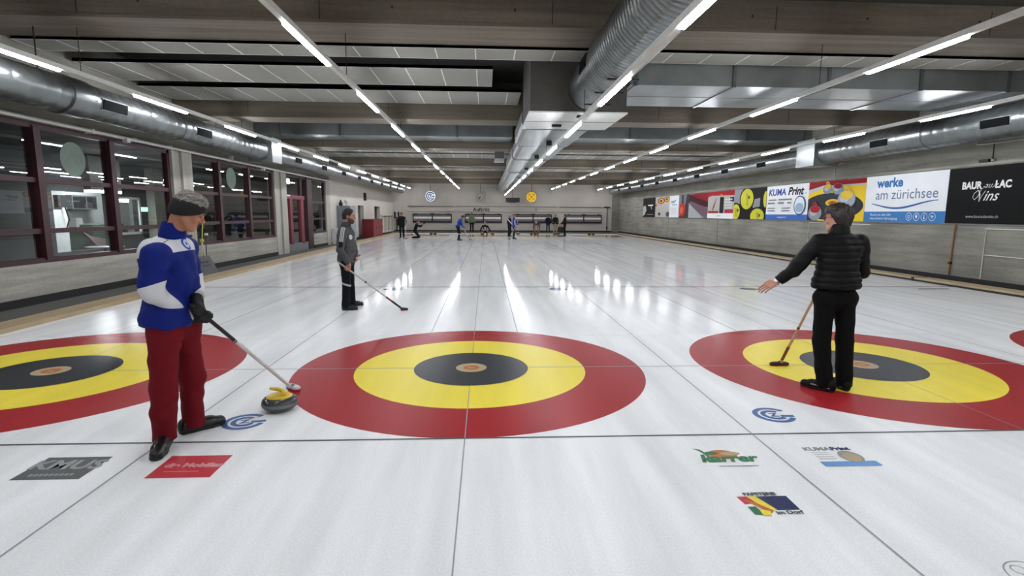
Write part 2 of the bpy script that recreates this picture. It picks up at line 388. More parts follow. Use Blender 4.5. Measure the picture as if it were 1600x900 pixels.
# --- kerbs round the ice
k = B(M_wood)
k.prism([(kerbx(-11), -11, 0), (kerbx(-11)-.42, -11, 0), (kerbx(38.6)-.42, 38.6, 0), (kerbx(38.6), 38.6, 0)], (0, 0, .07))
k.use(M_walk).prism([(kerbx(-11)-.42, -11, -.01), (kerbx(-11)-.5, -11, -.01), (kerbx(38.6)-.5, 38.6, -.01), (kerbx(38.6)-.42, 38.6, -.01)], (0, 0, .06))
struct(k.build('trim_1'), 'pale timber kerb along the left side of the ice')
k = B(M_wood)
for a, b in ((-11, 7.55), (7.62, 38.6)):
    k.use(M_wood).box((11.2, a, 0), (11.62, b, .09)); k.use(M_black).box((11.2, a, .0), (11.196, b, .045))
k.use(M_black).box((11.18, 7.55, 0), (11.66, 7.62, .095))
k.use(M_wood).box((11.62, -11, 0), (11.72, 38.6, .05))
struct(k.build('trim_2'), 'pale timber kerb along the right side of the ice')
k = B(M_bar); k.box((kerbx(38.6)-.4, 38.6, 0), (11.72, 38.78, .03))
k.use(M_walk).box((kerbx(38.6)-.9, 38.78, -.01), (XR, 42.2, .06))
struct(k.build('trim_3'), 'dark raised board floor along the far end')

# --- walls
rw = B(M_conc).box((XR, YB, -.2), (XR+.3, YF+.3, ZS+.2)); wr = rw.build('wall_right'); struct(wr, 'board-marked grey concrete wall on the right')
# shallow joints between the pours
j = B(M_dark)
for y in (13.68, 21.5, 29.0): j.box((XR-.004, y-.012, .1), (XR, y+.012, 1.42))
struct(B(M_conc).box((XR-.03, YB, 2.87), (XR, YF, 2.93)).build('trim_4'), 'low concrete ledge above the banners')
o = j.build('wall_right_joint', wr); o['kind'] = 'structure'
struct(B(M_black).box((XR-.05, YB, -.01), (XR, YF, .15)).build('baseboard_right'), 'black strip along the foot of the right wall')
far = B(M_far).box((XL-.3, YF, -.2), (XR+.3, YF+.3, ZS+.2)).build('wall_far'); struct(far, 'off-white painted far end wall')
struct(B(M_black).box((XL, YF-.05, -.01), (XR, YF, .17)).build('baseboard_far'), 'black strip along the foot of the far wall')
struct(B(M_conc).box((XL-6.8, YB-.3, -.2), (XR+.3, YB, ZS+.2)).build('wall_back'), 'concrete wall behind the camera')
struct(B(M_conc).box((XR-.62, YF-.25, 0), (XR, YF, ZS)).build('wall_corner_pier'), 'concrete pier in the far right corner')
# left wall: parapets, piers, upper wall, solid rear part with two doorways
lw = B(M_concl)
T = .25
for y0, y1 in ((YB, 8.82), (9.62, 15.5)): lw.box((XL-T, y0, .0), (XL, y1, .70))
lw.box((XL-T, 19.95, 0), (XL, 22.1, .66))
lw.use(M_conc).box((XL-T, YB, 3.22), (XL, 22.8, ZS+.2))
lw.use(M_pil)
for y0, y1 in ((8.82, 9.62), (15.5, 16.55), (22.1, 22.8)): lw.box((XL-T, y0, 0), (XL, y1, 3.3))
pl = B(M_pil)
for y0, y1 in ((8.82, 9.62), (15.5, 16.55), (22.1, 22.8)): pl.box((XL, y0, 0), (XL+.02, y1, 3.3))
for y0, y1 in ((9.15, 9.62), (16.0, 16.55)): pl.box((XL+.02, y0, 0), (XL+.09, y1, 3.2))
lw.use(M_far)
for y0, y1 in ((22.8, 28.9), (30.5, 33.95), (36.0, YF+.3)): lw.box((XL-T, y0, -.2), (XL, y1, ZS+.2))
for y0, y1 in ((28.9, 30.5), (33.95, 36.0)): lw.box((XL-T, y0, 2.12), (XL, y1, ZS+.2))
struct(pl.build('wall_pier'), 'pale concrete piers between the left windows')
wl = lw.build('wall_left'); struct(wl, 'left wall of pale concrete parapets, piers and a painted rear part')
bb = B(M_black)
for y0, y1 in ((YB, 8.82), (9.62, 15.5), (19.95, 22.1), (22.8, 28.9), (36.0, YF)): bb.box((XL, y0, -.01), (XL+.04, y1, .13))
struct(bb.build('baseboard_left'), 'black strip along the foot of the left wall')
st = B(M_far)
st.box((XL-2.2, 28.7, -.2), (XL-2.1, 36.3, 2.6)); st.box((XL-2.2, 28.5, -.2), (XL-T, 28.7, 2.6)); st.box((XL-2.2, 36.3, -.2), (XL-T, 36.5, 2.6)); st.box((XL-2.2, 28.5, 2.5), (XL-T, 36.5, 2.6))
struct(st.build('wall_passage'), 'plain walls of the passage behind the two doorways')

# --- ceiling
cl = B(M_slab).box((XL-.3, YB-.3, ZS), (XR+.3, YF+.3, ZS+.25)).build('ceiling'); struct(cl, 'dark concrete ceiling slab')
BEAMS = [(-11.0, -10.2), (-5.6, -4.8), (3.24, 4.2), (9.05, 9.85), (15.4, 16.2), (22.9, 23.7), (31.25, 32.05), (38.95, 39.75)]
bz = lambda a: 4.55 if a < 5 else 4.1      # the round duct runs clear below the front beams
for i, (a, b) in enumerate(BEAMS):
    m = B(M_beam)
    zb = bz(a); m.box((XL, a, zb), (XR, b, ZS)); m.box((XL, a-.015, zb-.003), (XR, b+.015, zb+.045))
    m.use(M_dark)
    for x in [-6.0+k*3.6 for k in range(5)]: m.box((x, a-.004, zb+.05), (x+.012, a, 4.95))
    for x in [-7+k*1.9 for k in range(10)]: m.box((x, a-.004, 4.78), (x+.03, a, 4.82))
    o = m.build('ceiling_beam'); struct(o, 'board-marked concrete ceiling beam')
def row(x0, x1, y0, y1, z=4.5):
    m = B(M_panel).box((x0, y0, z), (x1, y1, z+.06)); m.use(M_bar)
    x = x0
    while x < x1+.01:
        m.box((x-.011, y0, z-.006), (x+.011, y1, z)); x += .705
    m.box((x0, y1-.012, z-.006), (x1, y1, z+.06)); m.box((x0, y0, z-.006), (x1, y0+.012, z+.06))
    o = m.build('ceiling_panel'); struct(o, 'row of pale wood-wool acoustic panels hung under the ceiling slab')
row(XL+.12, .30, 5.55, 7.0); row(XL+.12, 1.0, 7.55, 9.0); row(XL+.12, XR-.12, 4.215, 4.87)
for y in (-4.2, -2.4, -.6, -10.1, -8.2, -7.0): row(XL+.12, XR-.12, y, y+(1.3 if y > -5 else 1.1))
row(XL+.12, 1.1, 9.95, 11.5); row(3.1, XR-.12, 9.95, 11.5)
for a, b in ((16.3, 22.85), (23.8, 31.2), (32.15, 38.9)):
    n = 3; wdt = (b-a-.5*(n-1))/n
    for k in range(n): row(XL+.12, XR-.12, a+k*(wdt+.5), a+k*(wdt+.5)+wdt)

# --- rectangular ducts across the bays
def rect_duct(x0, x1, y0, y1, z0, z1, seams, label):
    t = empty('rectangular_duct', (0, 0, 0)); tag(t, label, 'air duct')
    B(M_galvp).box((x0, y0, z0), (x1, y1, z1)).build('duct_body', t)
    for x in seams:
        m = B(M_galv)
        m.box((x-.03, y0-.03, z0-.015), (x+.03, y0, z1)); m.box((x-.03, y0-.03, z0-.02), (x+.03, y1, z0)); m.build('flange', t)
    m = B(M_galv).box((x0, (y0+y1)/2-.01, z0-.006), (x1, (y0+y1)/2+.01, z0)); m.build('seam', t)
    return t
rect_duct(2.93, XR-.02, 4.93, 6.93, 4.11, 4.52, (3.03, 4.95, 6.83, 8.7, 10.5), 'big flat rectangular duct on the right running from the central box to the right wall')
rect_duct(XL+.02, 1.12, 13.95, 15.36, 4.35, 4.97, [-7.0+2.05*k for k in range(4)], 'rectangular duct across the bay on the left, behind the second concrete beam')
rect_duct(2.6, XR-.02, 13.95, 15.36, 4.35, 4.97, [3.2+2.15*k for k in range(5)], 'rectangular duct across the bay on the right, behind the second concrete beam')
# --- central round duct, box and the flat duct beyond it
def spiral(name, x, z, r, y0, y1, pitch, parent, dip=.006, n=28, mt=None):
    prof = []; y = y0
    while y < y1-1e-4:
        y2 = min(y+pitch, y1); prof += [(y, r), (y+(y2-y)*.86, r), (y+(y2-y)*.93, r-dip)]; y = y2
    prof.append((y1, r))
    vs = []; fs = []
    for (yy, rr) in prof:
        for k in range(n):
            t = 2*math.pi*k/n; vs.append((x+rr*math.cos(t), yy, z+rr*math.sin(t)))
    for i in range(len(prof)-1):
        for k in range(n): fs.append((i*n+k, i*n+(k+1) % n, (i+1)*n+(k+1) % n, (i+1)*n+k))
    m = B(mt or M_galv); m.add(vs, fs, True)
    m.add([vs[k] for k in range(n)], [tuple(range(n))]); m.add(vs[-n:], [tuple(range(n))])
    return m.build(name, parent)
def clamp(t, x, z, y):
    m = B(M_dark); m.box((x-.24, y-.012, z-.012), (x+.24, y+.012, z+.012)); m.box((x-.012, y-.02, z-.03), (x+.012, y+.02, z+.13)); m.build('clamp', t)
t = empty('spiral_duct', (2.16, 0, 4.06)); t.location = (0, 0, 0); tag(t, 'large round spiral-seamed duct running overhead down the middle', 'air duct')
spiral('duct_body', 2.16, 4.06, .41, YB+.1, 5.09, .115, t, .009)
B(M_grille).obox((1.755, 3.55, 4.10), (.012, 0, -.002), (0, .28, 0), (.01, 0, .10)).build('grille', t)
for y in (2.6, 3.5, 4.45): clamp(t, 2.2, 3.64, y)
t = empty('plenum_box'); tag(t, 'square metal plenum box where the round central duct ends', 'duct box')
B(mat('plenum_grey', '#4f4e4b', .6)).box((1.02, 5.1, 3.625), (2.91, 7.13, 4.99)).build('box_body', t)
m = B(M_bar); m.box((.995, 5.08, 3.60), (2.935, 7.15, 3.627)); m.use(M_galv).box((.995, 6.1, 3.593), (2.935, 6.12, 3.60)); m.build('bottom_plate', t)
for y, x in ((5.35, 2.08), (6.5, 1.72)): B(M_dark).box((x-.10, y-.06, 3.56), (x+.10, y+.06, 3.60)).build('sensor', t)
t = empty('flat_duct'); tag(t, 'wide low metal duct stretching from the box to the far wall', 'air duct')
def seg(y0, y1, xa, xb, z0, z1):
    c = min(.16, z1-z0-.03)
    def ring(y, f=0): return [(xa+c*.75, y, z0), (xb-c*.75, y, z0), (xb-c*.2, y, z0+c*.35), (xb, y, z0+c), (xb, y, z1), (xa, y, z1), (xa, y, z0+c), (xa+c*.2, y, z0+c*.35)]
    a, b = ring(y0), ring(y1); m = B(M_galvp); n = len(a)
    m.add(a+b, [(i, (i+1) % n, n+(i+1) % n, n+i) for i in range(n)] + [tuple(range(n)), tuple(range(n, 2*n))])
    m.use(M_galv).box((xa+.1, y1-.03, z0-.006), (xb-.1, y1+.03, z0)); m.build('duct_section', t)
seg(7.15, 10.2, 1.0, 2.62, 3.58, 4.0); seg(10.2, 14.0, 1.12, 2.56, 3.58, 4.0); seg(14.0, 19.5, 1.10, 2.46, 3.55, 4.0); seg(19.5, 41.6, 1.2, 2.38, 3.5, 3.98)
for y in (9, 12.5, 17, 22, 28): B(M_dark).box((1.78, y-.05, 3.46), (1.92, y+.05, 3.585)).build('sensor', t)
# --- side ducts
def side_duct(x, z, r, ys, boxy, sgn, label, r2):
    t = empty('side_duct'); tag(t, label, 'air duct')
    spiral('duct_body', x, z, r, YB+.1, boxy[0]+.05, .30, t, .006, 24); spiral('duct_body', x, z-.02, r2, boxy[1]-.05, YF-1.1, .9, t, .006, 24)
    m = B(M_galvp).box((x-r-.08, boxy[0], z-r-.06), (x+r+.08, boxy[1], z+r+.12)); m.build('junction_box', t)
    def collar(y, dy, rr):
        spiral('collar', x, z, rr, y, y+dy, dy, t, .002, 24)
    collar(4.05, .5, r+.03); collar(7.45, .22, r+.012)
    ang = math.radians(-8)
    for y in ys:
        rr = r if y < boxy[0] else r2; zz = z if y < boxy[0] else z-.02
        c = Vector((x+sgn*math.cos(ang)*rr, y, zz+math.sin(ang)*rr)); nn = Vector((sgn*math.cos(ang), 0, math.sin(ang))); tt = Vector((-sgn*math.sin(ang), 0, math.cos(ang)))*(1 if sgn > 0 else 1)
        m = B(M_galv).obox(c-nn*.03, nn*.03, (0, .35, 0), tt*.10); m.use(M_grille).obox(c+nn*.004, nn*.008, (0, .325, 0), tt*.088)
        m.build('grille', t)
    for y in BEAMS: B(M_dark).tube([(x, (y[0]+y[1])/2, z+r-.03), (x, (y[0]+y[1])/2, bz(y[0])+.01)], .012, 6).build('hanger', t)
side_duct(-7.02, 3.60, .30, [5.05, 8.25, 15.0, 18.2, 21.4, 24.6, 27.8, 31, 34.2, 37.4], (12.2, 13.0), 1, 'round metal duct with dark grilles along the left wall', .27)
side_duct(11.2, 3.66, .34, [5.5, 8.85, 15.2, 18.4, 21.6, 24.8, 28, 31.2, 34.4, 37.6], (11.6, 12.6), -1, 'round metal duct with dark grilles along the right wall', .30)

# --- light tracks: opaque white trunking with lit lengths
def track(x, z, start, pitch, ln, y1, label):
    t = empty('light_track', (x, 0, z)); tag(t, label, 'strip light', 'strip lights along the hall')
    y = start
    while y > YB+2: y -= pitch
    y0 = y
    m = B(M_bar).box((-.034, y0, .012), (.034, y1+.05, .085)); m.build('trunking', t)
    for a, b in BEAMS[1:]:
        c = (a+b)/2
        if y0 < c < y1: B(M_dark).tube([(0, c, .08), (0, c, (bz(a)+.01 if z > 3.5 else 3.59 if c > 7.2 else 3.74)-z)], .006, 6).build('hanger', t)
    while y < y1-.5:
        if y+pitch > y1-.5: ln = y1-y
        B(M_tube).box((-.026, y, -.022), (.025, y+ln, .012)).build('light_tube', t); y += pitch
track(-6.35, 3.78, 5.04, 3.5, 1.72, 41.4, 'strip light line over the left edge of the ice, leftmost')
track(-2.13, 3.78, .94, 3.6, 1.72, 41.3, 'strip light line left of the central round duct')
track(1.83, 3.24, .85, 3.3, 1.6, 41.2, 'lower strip light line under the central duct')
track(5.9, 3.78, .84, 3.55, 1.68, 41.3, 'strip light line crossing the big flat duct on the right')
track(9.98, 3.78, 4.72, 3.5, 1.65, 41.4, 'strip light line beside the right wall duct, rightmost')

# ================================================================ LEFT GLAZING, LOUNGE BEHIND IT
def win_bay(name, y0, y1, mull, z0, z1, trans, label, doors=None):
    x0, x1 = XL-.16, XL-.04
    t = empty(name); struct(t, label)
    m = B(M_red); m.box((x0, y0, z0), (x1, y1, z0+.09)); m.box((x0, y0, z1-.10), (x1, y1, z1))
    for y in (y0, y1-.10): m.box((x0, y, z0), (x1, y+.10, z1))
    m.build('frame', t)
    ys = [y0+.05] + list(mull) + [y1-.05]
    for y in mull: B(M_red).box((x0-.06, y-.075, z0+.05), (x1+.03, y+.075, z1-.05)).build('mullion', t)
    for z in trans:
        for a, b in zip(ys[:-1], ys[1:]): B(M_red).box((x0+.02, a+.06, z-.045), (x1-.01, b-.06, z+.045)).build('transom', t)
    zs = [z0+.05]+list(trans)+[z1-.05]
    for a, b in zip(ys[:-1], ys[1:]):
        for c, d in zip(zs[:-1], zs[1:]):
            B(M_glass).poly([(x0+.06, a+.02, c), (x0+.06, b-.02, c), (x0+.06, b-.02, d), (x0+.06, a+.02, d)]).build('pane', t)
    return t
win_bay('window_1', -1.0, 8.80, (.80, 2.75, 4.70, 6.65), .70, 3.22, (1.28, 2.20), 'long red framed window nearest the camera on the left wall')
win_bay('window_2', 9.64, 15.48, (11.35, 13.4), .70, 3.22, (1.32, 2.19), 'red framed window between two concrete piers on the left wall')
win_bay('window_3', 19.95, 22.08, (), .66, 3.22, (1.35, 2.15), 'narrow red framed window beside the glazed door')
def disc(y, z, r, label):
    m = B(mat('frosted_film', '#76857a', 0.6)); Flat(m, (XL-.095, y, z), (0, 1, 0), (0, 0, 1)).ell(m.mats[0], 0, 0, r, n=40)
    m = MB().use(m.mats[0]); m.prism([(XL-.0975, y+r*math.cos(a), z+r*math.sin(a)) for a in [2*math.pi*k/40 for k in range(40)]], (.002, 0, 0))
    tag(m.build('window_sticker'), label, 'sticker', 'round stickers on the windows')
disc(5.62, 2.66, .33, 'large pale round sticker on the near window')
disc(12.25, 2.72, .33, 'smaller looking pale round sticker on the window between the piers')
# glazed door
t = empty('door_1'); struct(t, 'red framed glazed double door in the left wall')
x0, x1 = XL-.16, XL-.04
m = B(M_red); m.box((x0, 16.55, 3.12), (x1, 19.3, 3.22)); m.box((x0-.04, 19.25, 0), (x1+.05, 19.95, 3.22)); m.box((x0, 18.5, 2.3), (x1, 18.62, 3.15)); m.box((x0, 16.55, 0), (x1, 16.62, 3.2)); m.build('frame', t)
m = B(M_redl); m.box((x0+.02, 16.62, 2.20), (x1+.02, 18.95, 2.36)); m.build('door_head', t)
for a, b in ((17.15, 17.42), (18.45, 18.8)): B(M_redl).box((x0+.02, a, .30), (x1+.02, b, 2.22)).build('door_stile', t)
B(M_grey).box((x0+.02, 16.62, 0), (x1+.02, 19.25, .34)).build('kick_plate', t)
B(M_bar).box((x1+.02, 16.7, 2.30), (x1+.08, 17.05, 2.36)).build('door_closer', t)
for a, b, c, d in ((16.62, 17.15, .34, 2.2), (17.42, 18.45, .34, 2.2), (18.8, 19.25, .34, 2.2), (16.62, 18.5, 2.36, 3.12), (18.62, 19.25, 2.36, 3.12)):
    B(M_glass).poly([(x0+.06, a, c), (x0+.06, b, c), (x0+.06, b, d), (x0+.06, a, d)]).build('pane', t)
# cable rail along the top of the windows
t = empty('cable_rail'); tag(t, 'long pale rail with small clamps along the top of the left windows', 'rail')
B(M_bar).tube([(XL+.13, YB+.2, 3.27), (XL+.13, 22.7, 3.22)], .035, 8).build('rail', t)
for y in (3.2, 5.9, 7.2, 8.6, 11.9, 14.0, 18.0, 20.2): B(M_bar).box((XL, y-.03, 3.2), (XL+.16, y+.03, 3.29)).build('bracket', t)
for y, z in ((6.9, 3.2), (11.8, 3.34), (14.2, 3.17)): B(M_white).box((XL+.1, y-.06, z-.05), (XL+.2, y+.06, z+.03)).build('clip', t)

# --- lounge
M_ldark = mat('lounge_wall', '#3c3e40', 0.8); M_lfloor = mat('lounge_floor', '#3b3d3e', 0.5); M_lwhite = mat('service_wall', '#c9ccca', 0.6)
lx = XL-4.3
m = B(M_ldark)
for a, b in ((YB, 10.45), (12.75, 13.1), (14.25, 23.0)): m.box((lx-.2, a, -.2), (lx, b, 3.3))
m.box((lx-.2, 10.45, 2.22), (lx, 12.75, 3.3)); m.box((lx-.2, 13.1, 2.1), (lx, 14.25, 3.3)); m.box((lx-.2, 13.1, -.2), (lx, 14.25, .85)); m.box((lx-.2, 10.45, -.2), (lx, 12.75, .45))
m.box((lx-.2, 22.8, -.2), (XL-T, 23.0, 3.3)); m.box((lx-.2, YB-.2, -.2), (XL-T, YB, 3.3))
struct(m.build('wall_lounge'), 'dark walls of the lounge behind the windows')
struct(B(M_lwhite).box((lx-2.5, 9.8, 3.18), (lx-.2, 17.6, 3.22)).build('ceiling_service'), 'white ceiling of the small lit room'); struct(B(M_ldark).box((lx-2.5, YB, 3.22), (XL-T, 23, 3.3)).build('ceiling_lounge'), 'dark lounge ceiling')
m = B(M_lwhite); m.box((lx-2.5, 9.9, -.2), (lx-2.4, 17.6, 3.2)); m.box((lx-2.5, 9.8, -.2), (lx-.2, 9.9, 3.2)); m.box((lx-2.5, 17.5, -.2), (lx-.2, 17.6, 3.2)); m.box((lx-.12, 10.45, .45), (lx+.0, 10.95, 2.22))
struct(m.build('wall_service'), 'white walls of the small lit room seen through the window')
struct(B(M_pil).box((lx, 14.75, 0), (lx+.3, 15.3, 3.2)).build('column_lounge'), 'pale column in the lounge')
m = B(M_bar)
for y in (13.06, 14.21): m.box((lx, y, .85), (lx+.06, y+.08, 2.12))
m.box((lx, 13.06, .85), (lx+.06, 14.29, .93)); m.box((lx, 13.06, 2.05), (lx+.06, 14.29, 2.13))
t = m.build('window_4'); struct(t, 'small white framed inner window in the lounge')
B(M_glass).poly([(lx+.02, 13.1, .9), (lx+.02, 14.25, .9), (lx+.02, 14.25, 2.1), (lx+.02, 13.1, 2.1)]).build('pane', t)
M_sv = mat('service_lamp', '#f4f8ff', 0.5, emit=90.0)
t = empty('service_lamp', (lx-1.1, 14.2, 3.1)); tag(t, 'unseen ceiling lamp added to light the small room behind the window', 'lamp')  # out of sight, added so the service room comes out white
B(M_bar).box((-.1, -.9, .03), (.1, .9, .08)).build('housing', t); B(M_sv).box((-.09, -.85, -.03), (.09, .85, .03)).build('tube', t)
t = empty('service_lamp', (lx+1.0, 11.1, 2.22)); tag(t, 'bright long lamp hanging in the lounge, seen through the near window', 'lamp')
B(M_bar).box((-.1, -.65, .03), (.1, .65, 1.0)).build('housing', t); B(M_tube).box((-.09, -.65, -.03), (.09, .65, .03)).build('tube', t)
t = empty('wall_lamp', (lx+.16, 13.15, 2.0)); tag(t, 'small bright lamp over the inner window of the lounge', 'lamp')
B(M_bar).box((-.16, -.25, .05), (.05, .35, .12)).build('housing', t); B(M_sv).box((-.1, -.2, -.04), (.04, .3, .05)).build('tube', t)
# machine with a sloping hood and dark hose
t = empty('service_machine', (lx-1.2, 13.5, 0)); tag(t, 'green grey service machine with curved pale front in the small lit room', 'machine')
M_mg = mat('machine_green', '#55665a', 0.5)
m = B(M_mg); m.box((-.6, -.75, .25), (.6, 1.0, 1.12)); m.box((-.5, -.6, 1.12), (.5, .95, 1.2)); m.build('machine_body', t)
m = B(mat('machine_hull', '#b09a9a', 0.5)); m.prism([(.62, -1.35, 1.0), (.62, -1.0, .84), (.62, 0, .66), (.62, 1.0, .62), (.62, 1.0, .4), (.62, -.6, .4), (.62, -1.1, .8)], (.1, 0, 0)); m.build('front_rim', t)
m = B(M_white); m.box((-.2, -.74, 1.12), (.1, -.45, 1.42)); m.build('tank', t)
for yy in (-.5, .7):
    B(M_dark).tube([(-.5, yy, .26), (.5, yy, .26)], .26, 14).build('wheel', t)
t = empty('shelf_unit', (lx-2.38, 14.7, 1.75)); tag(t, 'grey wall unit hanging on the white wall of the lit room', 'shelf')
B(M_grey).box((0, -.75, -.05), (.35, .45, .45)).build('unit_body', t); B(M_dark).box((.35, -.7, 0), (.36, -.1, .4)).build('door', t); B(M_dark).box((.35, -.05, 0), (.36, .4, .4)).build('door', t)
m = B(M_dark); m.tube([(lx+.08, 10.6, 2.1), (lx+.1, 10.75, 1.8), (lx+.12, 10.85, 1.4), (lx+.1, 10.7, 1.05)], .02, 6); m.box((lx, 10.5, 1.75), (lx+.12, 10.8, 2.1))
tag(m.build('hose_reel'), 'dark reel with hanging hose on the white door jamb', 'hose')
M_exit = mat('exit_sign_light', '#a9f0e8', 0.4, emit=2.2)
t = empty('exit_sign', (lx+.02, 14.5, 1.72)); tag(t, 'small glowing pale turquoise sign on the dark lounge wall', 'sign')
B(M_exit).box((0, -.17, -.075), (.05, .17, .075)).build('panel', t); B(M_grey).box((-.02, -.19, -.095), (.012, .19, .095)).build('case', t)
# lounge furniture and notice board glimpsed
def lounge_table(x, y, lb):
    t = empty('lounge_table', (x, y, 0)); tag(t, lb, 'table', 'tables in the dark lounge')
    m = B(M_grey); m.lathe([(0, .72), (.42, .72), (.42, .75), (0, .75)], n=24, smooth=False); m.build('table_top', t)
    B(M_dark).tube([(0, 0, .03), (0, 0, .72)], .035, 10).build('post', t); B(M_dark).lathe([(0, 0), (.26, 0), (.24, .03), (0, .04)], n=20).build('foot', t)
lounge_table(XL-1.6, 3.8, 'round table in the dark lounge, nearest the camera'); lounge_table(XL-1.7, 8.6, 'round table in the dark lounge below the small lit room')
t = B(mat('notice_paper', '#6f7680', 0.7)).box((lx+.006, 6.2, 1.15), (lx+.03, 7.2, 2.1)).build('notice_board'); tag(t, 'pale notice board on the dark lounge wall at the far left', 'notice board')
M_bulb = mat('exit_lamp', '#cfeaff', 0.4, emit=3.0)
for y, lb in ((17.7, 'small bluish glowing sign inside the glazed door, left one'), (19.1, 'small bluish glowing sign inside the glazed door, right one')):
    t = empty('door_sign', (XL-.75, y, 3.02)); tag(t, lb, 'sign', 'glowing signs over the glazed door')
    B(M_bulb).box((-.03, -.12, -.12), (.03, .12, .12)).build('panel', t); B(M_grey).box((-.02, -.02, .12), (.02, .02, .2)).build('bracket', t)

# ================================================================ LEFT WALKWAY FURNITURE
t = empty('storage_locker', (XL+.36, 24.6, 0)); tag(t, 'tall grey metal locker against the left wall behind the man in grey', 'locker')
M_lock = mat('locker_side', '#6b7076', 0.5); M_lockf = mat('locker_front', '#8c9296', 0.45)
B(M_lock).box((-.35, -.6, .02), (.35, .6, 2.02)).build('locker_body', t)
for a in (-.59, .005): B(M_lockf).box((.35, a, .1), (.37, a+.585, 1.98)).build('door', t)
B(M_bar).box((.37, -.06, .95), (.39, -.03, 1.12)).build('handle', t)
t = empty('bottle', (XL+.2, 24.15, 2.02)); tag(t, 'dark upright object on top of the grey locker', 'bottle'); B(M_dark).lathe([(0, 0), (.10, 0), (.10, .16), (.04, .24), (.04, .32), (0, .32)], n=16).build('bottle_body', t)
t = empty('cup', (XL+.42, 24.5, 2.02)); tag(t, 'white cup shaped trophy on top of the grey locker', 'trophy'); B(M_white).lathe([(0, 0), (.08, 0), (.03, .05), (.03, .12), (.12, .2), (.13, .3), (.11, .3), (0, .16)], n=16).build('cup_body', t)
t = empty('white_cabinet', (XL+.30, 23.22, 0)); tag(t, 'low white cabinet beside the grey locker', 'cabinet')
B(M_white).box((-.27, -.35, .0), (.27, .35, .80)).build('cabinet_body', t); B(M_bar).box((.27, -.33, .06), (.285, .33, .77)).build('door', t); B(M_dark).box((.285, .22, .4), (.3, .28, .5)).build('handle', t)
t = empty('red_cabinet', (XL+.42, 31.2, 0)); tag(t, 'dark red cabinet with three doors against the left wall', 'cabinet')
M_rc = mat('red_cabinet_side', '#6e1420', 0.45); M_rcf = mat('red_cabinet_front', '#7e2530', 0.45)
B(M_rc).box((-.36, -1.5, .04), (.34, 1.55, 1.20)).build('cabinet_body', t); B(M_rcf).box((-.36, -1.53, 1.20), (.38, 1.58, 1.24)).build('top', t)
for k in range(3):
    a = -1.48+k*1.01; d = B(M_rcf).box((.34, a, .08), (.36, a+.99, 1.18)).build('door', t); B(M_dark).box((.36, a+.86, .6), (.38, a+.9, .72)).build('handle', d)
t = empty('wall_bracket_rail'); tag(t, 'thin pipe with dark bracket high on the pale left wall', 'pipe')
B(M_bar).tube([(XL+.06, 30.9, 2.66), (XL+.06, 41.8, 2.60)], .025, 8).build('pipe', t); B(M_dark).box((XL, 30.6, 2.45), (XL+.14, 30.85, 2.95)).build('bracket', t)
# broom rack
def broom_at(name, p0, p1, label, cat='broom', headcol=None, shaft=None, hw=.16, group=None, up=True):
    """upright stored broom: head at p1 end"""
    t = empty(name); tag(t, label, cat, group)
    B(shaft or M_bar).tube([p0, p1], .013, 8).build('handle', t)
    p0, p1 = Vector(p0), Vector(p1); d = (p1-p0).normalized(); s = Vector((0, 1, 0)); s = (s-d*s.dot(d)).normalized(); u = d.cross(s)
    m = B(headcol or M_dark).obox(p1+d*.025, s*hw, u*.035, d*.03); m.build('broom_head', t); return t
t = empty('broom_rack', (0, 0, 0)); tag(t, 'white wall rack holding brooms at the rear of the left wall', 'rack')
m = B(M_white).box((XL, 36.2, 1.42), (XL+.10, 40.6, 1.52)); m.build('upper_rail', t)
B(M_white).box((XL, 36.2, .12), (XL+.22, 40.6, .2)).build('lower_rail', t)
wd = mat('broom_shaft_dark', '#3a3a3a', 0.5)
for k in range(8):
    y = 36.5+k*.52
    broom_at('broom', (XL+.17, y+random.uniform(-.1, .1), .22), (XL+.17, y, 1.36), 'stored broom standing head up in the white rack on the left wall', headcol=M_dark if k % 3 else M_grey, shaft=(M_bar, wd, M_wood)[k % 3], group='brooms in the wall rack')
t = empty('hook_board', (XL+.45, YF-.12, 0)); tag(t, 'dark hooks and gear hanging in the far left corner', 'rack')
B(M_dark).box((-.42, 0, 1.2), (-.3, .1, 1.75)).build('hook', t); B(M_dark).box((-.1, 0, 1.2), (.02, .1, 1.75)).build('hook', t); m = B(M_dark); m.tube([(-.2, .03, 1.35), (-.2, .03, .1)], .05, 8); m.build('post', t)
B(M_white).lathe([(0, 0), (.09, .0), (.09, .1), (0, .1)], (-.2, 0.0, 1.3), 12).build('roll', t)
# broom stand at the near left
t = empty('broom_stand', (XL+.44, 8.95, 0)); tag(t, 'low grey triangular broom stand with faint lettering on the left walkway', 'stand')
M_stand = mat('stand_grey', '#45484a', 0.6)
m = B(M_stand); m.prism([(-.16, -.42, 0), (.30, -.42, 0), (.06, -.42, .46), (-.06, -.42, .46)], (0, .84, 0)); m.build('stand_body', t)
m = MB(); o = Vector((.30, 0, 0)); u = (Vector((.06, 0, .46))-o); fl_ = Flat(m, o+Vector((.004, 0, .003)), (0, 1, 0), u.normalized()); Ml = mat('stand_lettering', '#1c1d1e', .6)
for yy, ks in ((.34, (-.20, -.15, -.10, -.05, .04, .09, .14, .19)), (.23, (-.18, -.14, -.10, -.06, -.02, .02, .06, .10, .14))):
    for q in ks: fl_.rect(Ml, q-.015, yy, q+.015, yy+.045)
m.build('lettering', t)
M_yel = mat('yellow_plastic', '#e2b53a', 0.5); M_lime = mat('lime_plastic', '#b9bb4a', 0.5); M_tanw = mat('light_wood', '#c79f62', 0.5)
sx, sy = XL+.46, 8.95
broom_at('broom', (sx-.02, sy-.1, .4), (sx-.05, sy-.05, 1.40), 'broom with yellow head standing in the grey stand', headcol=M_yel, shaft=M_tanw, hw=.15)
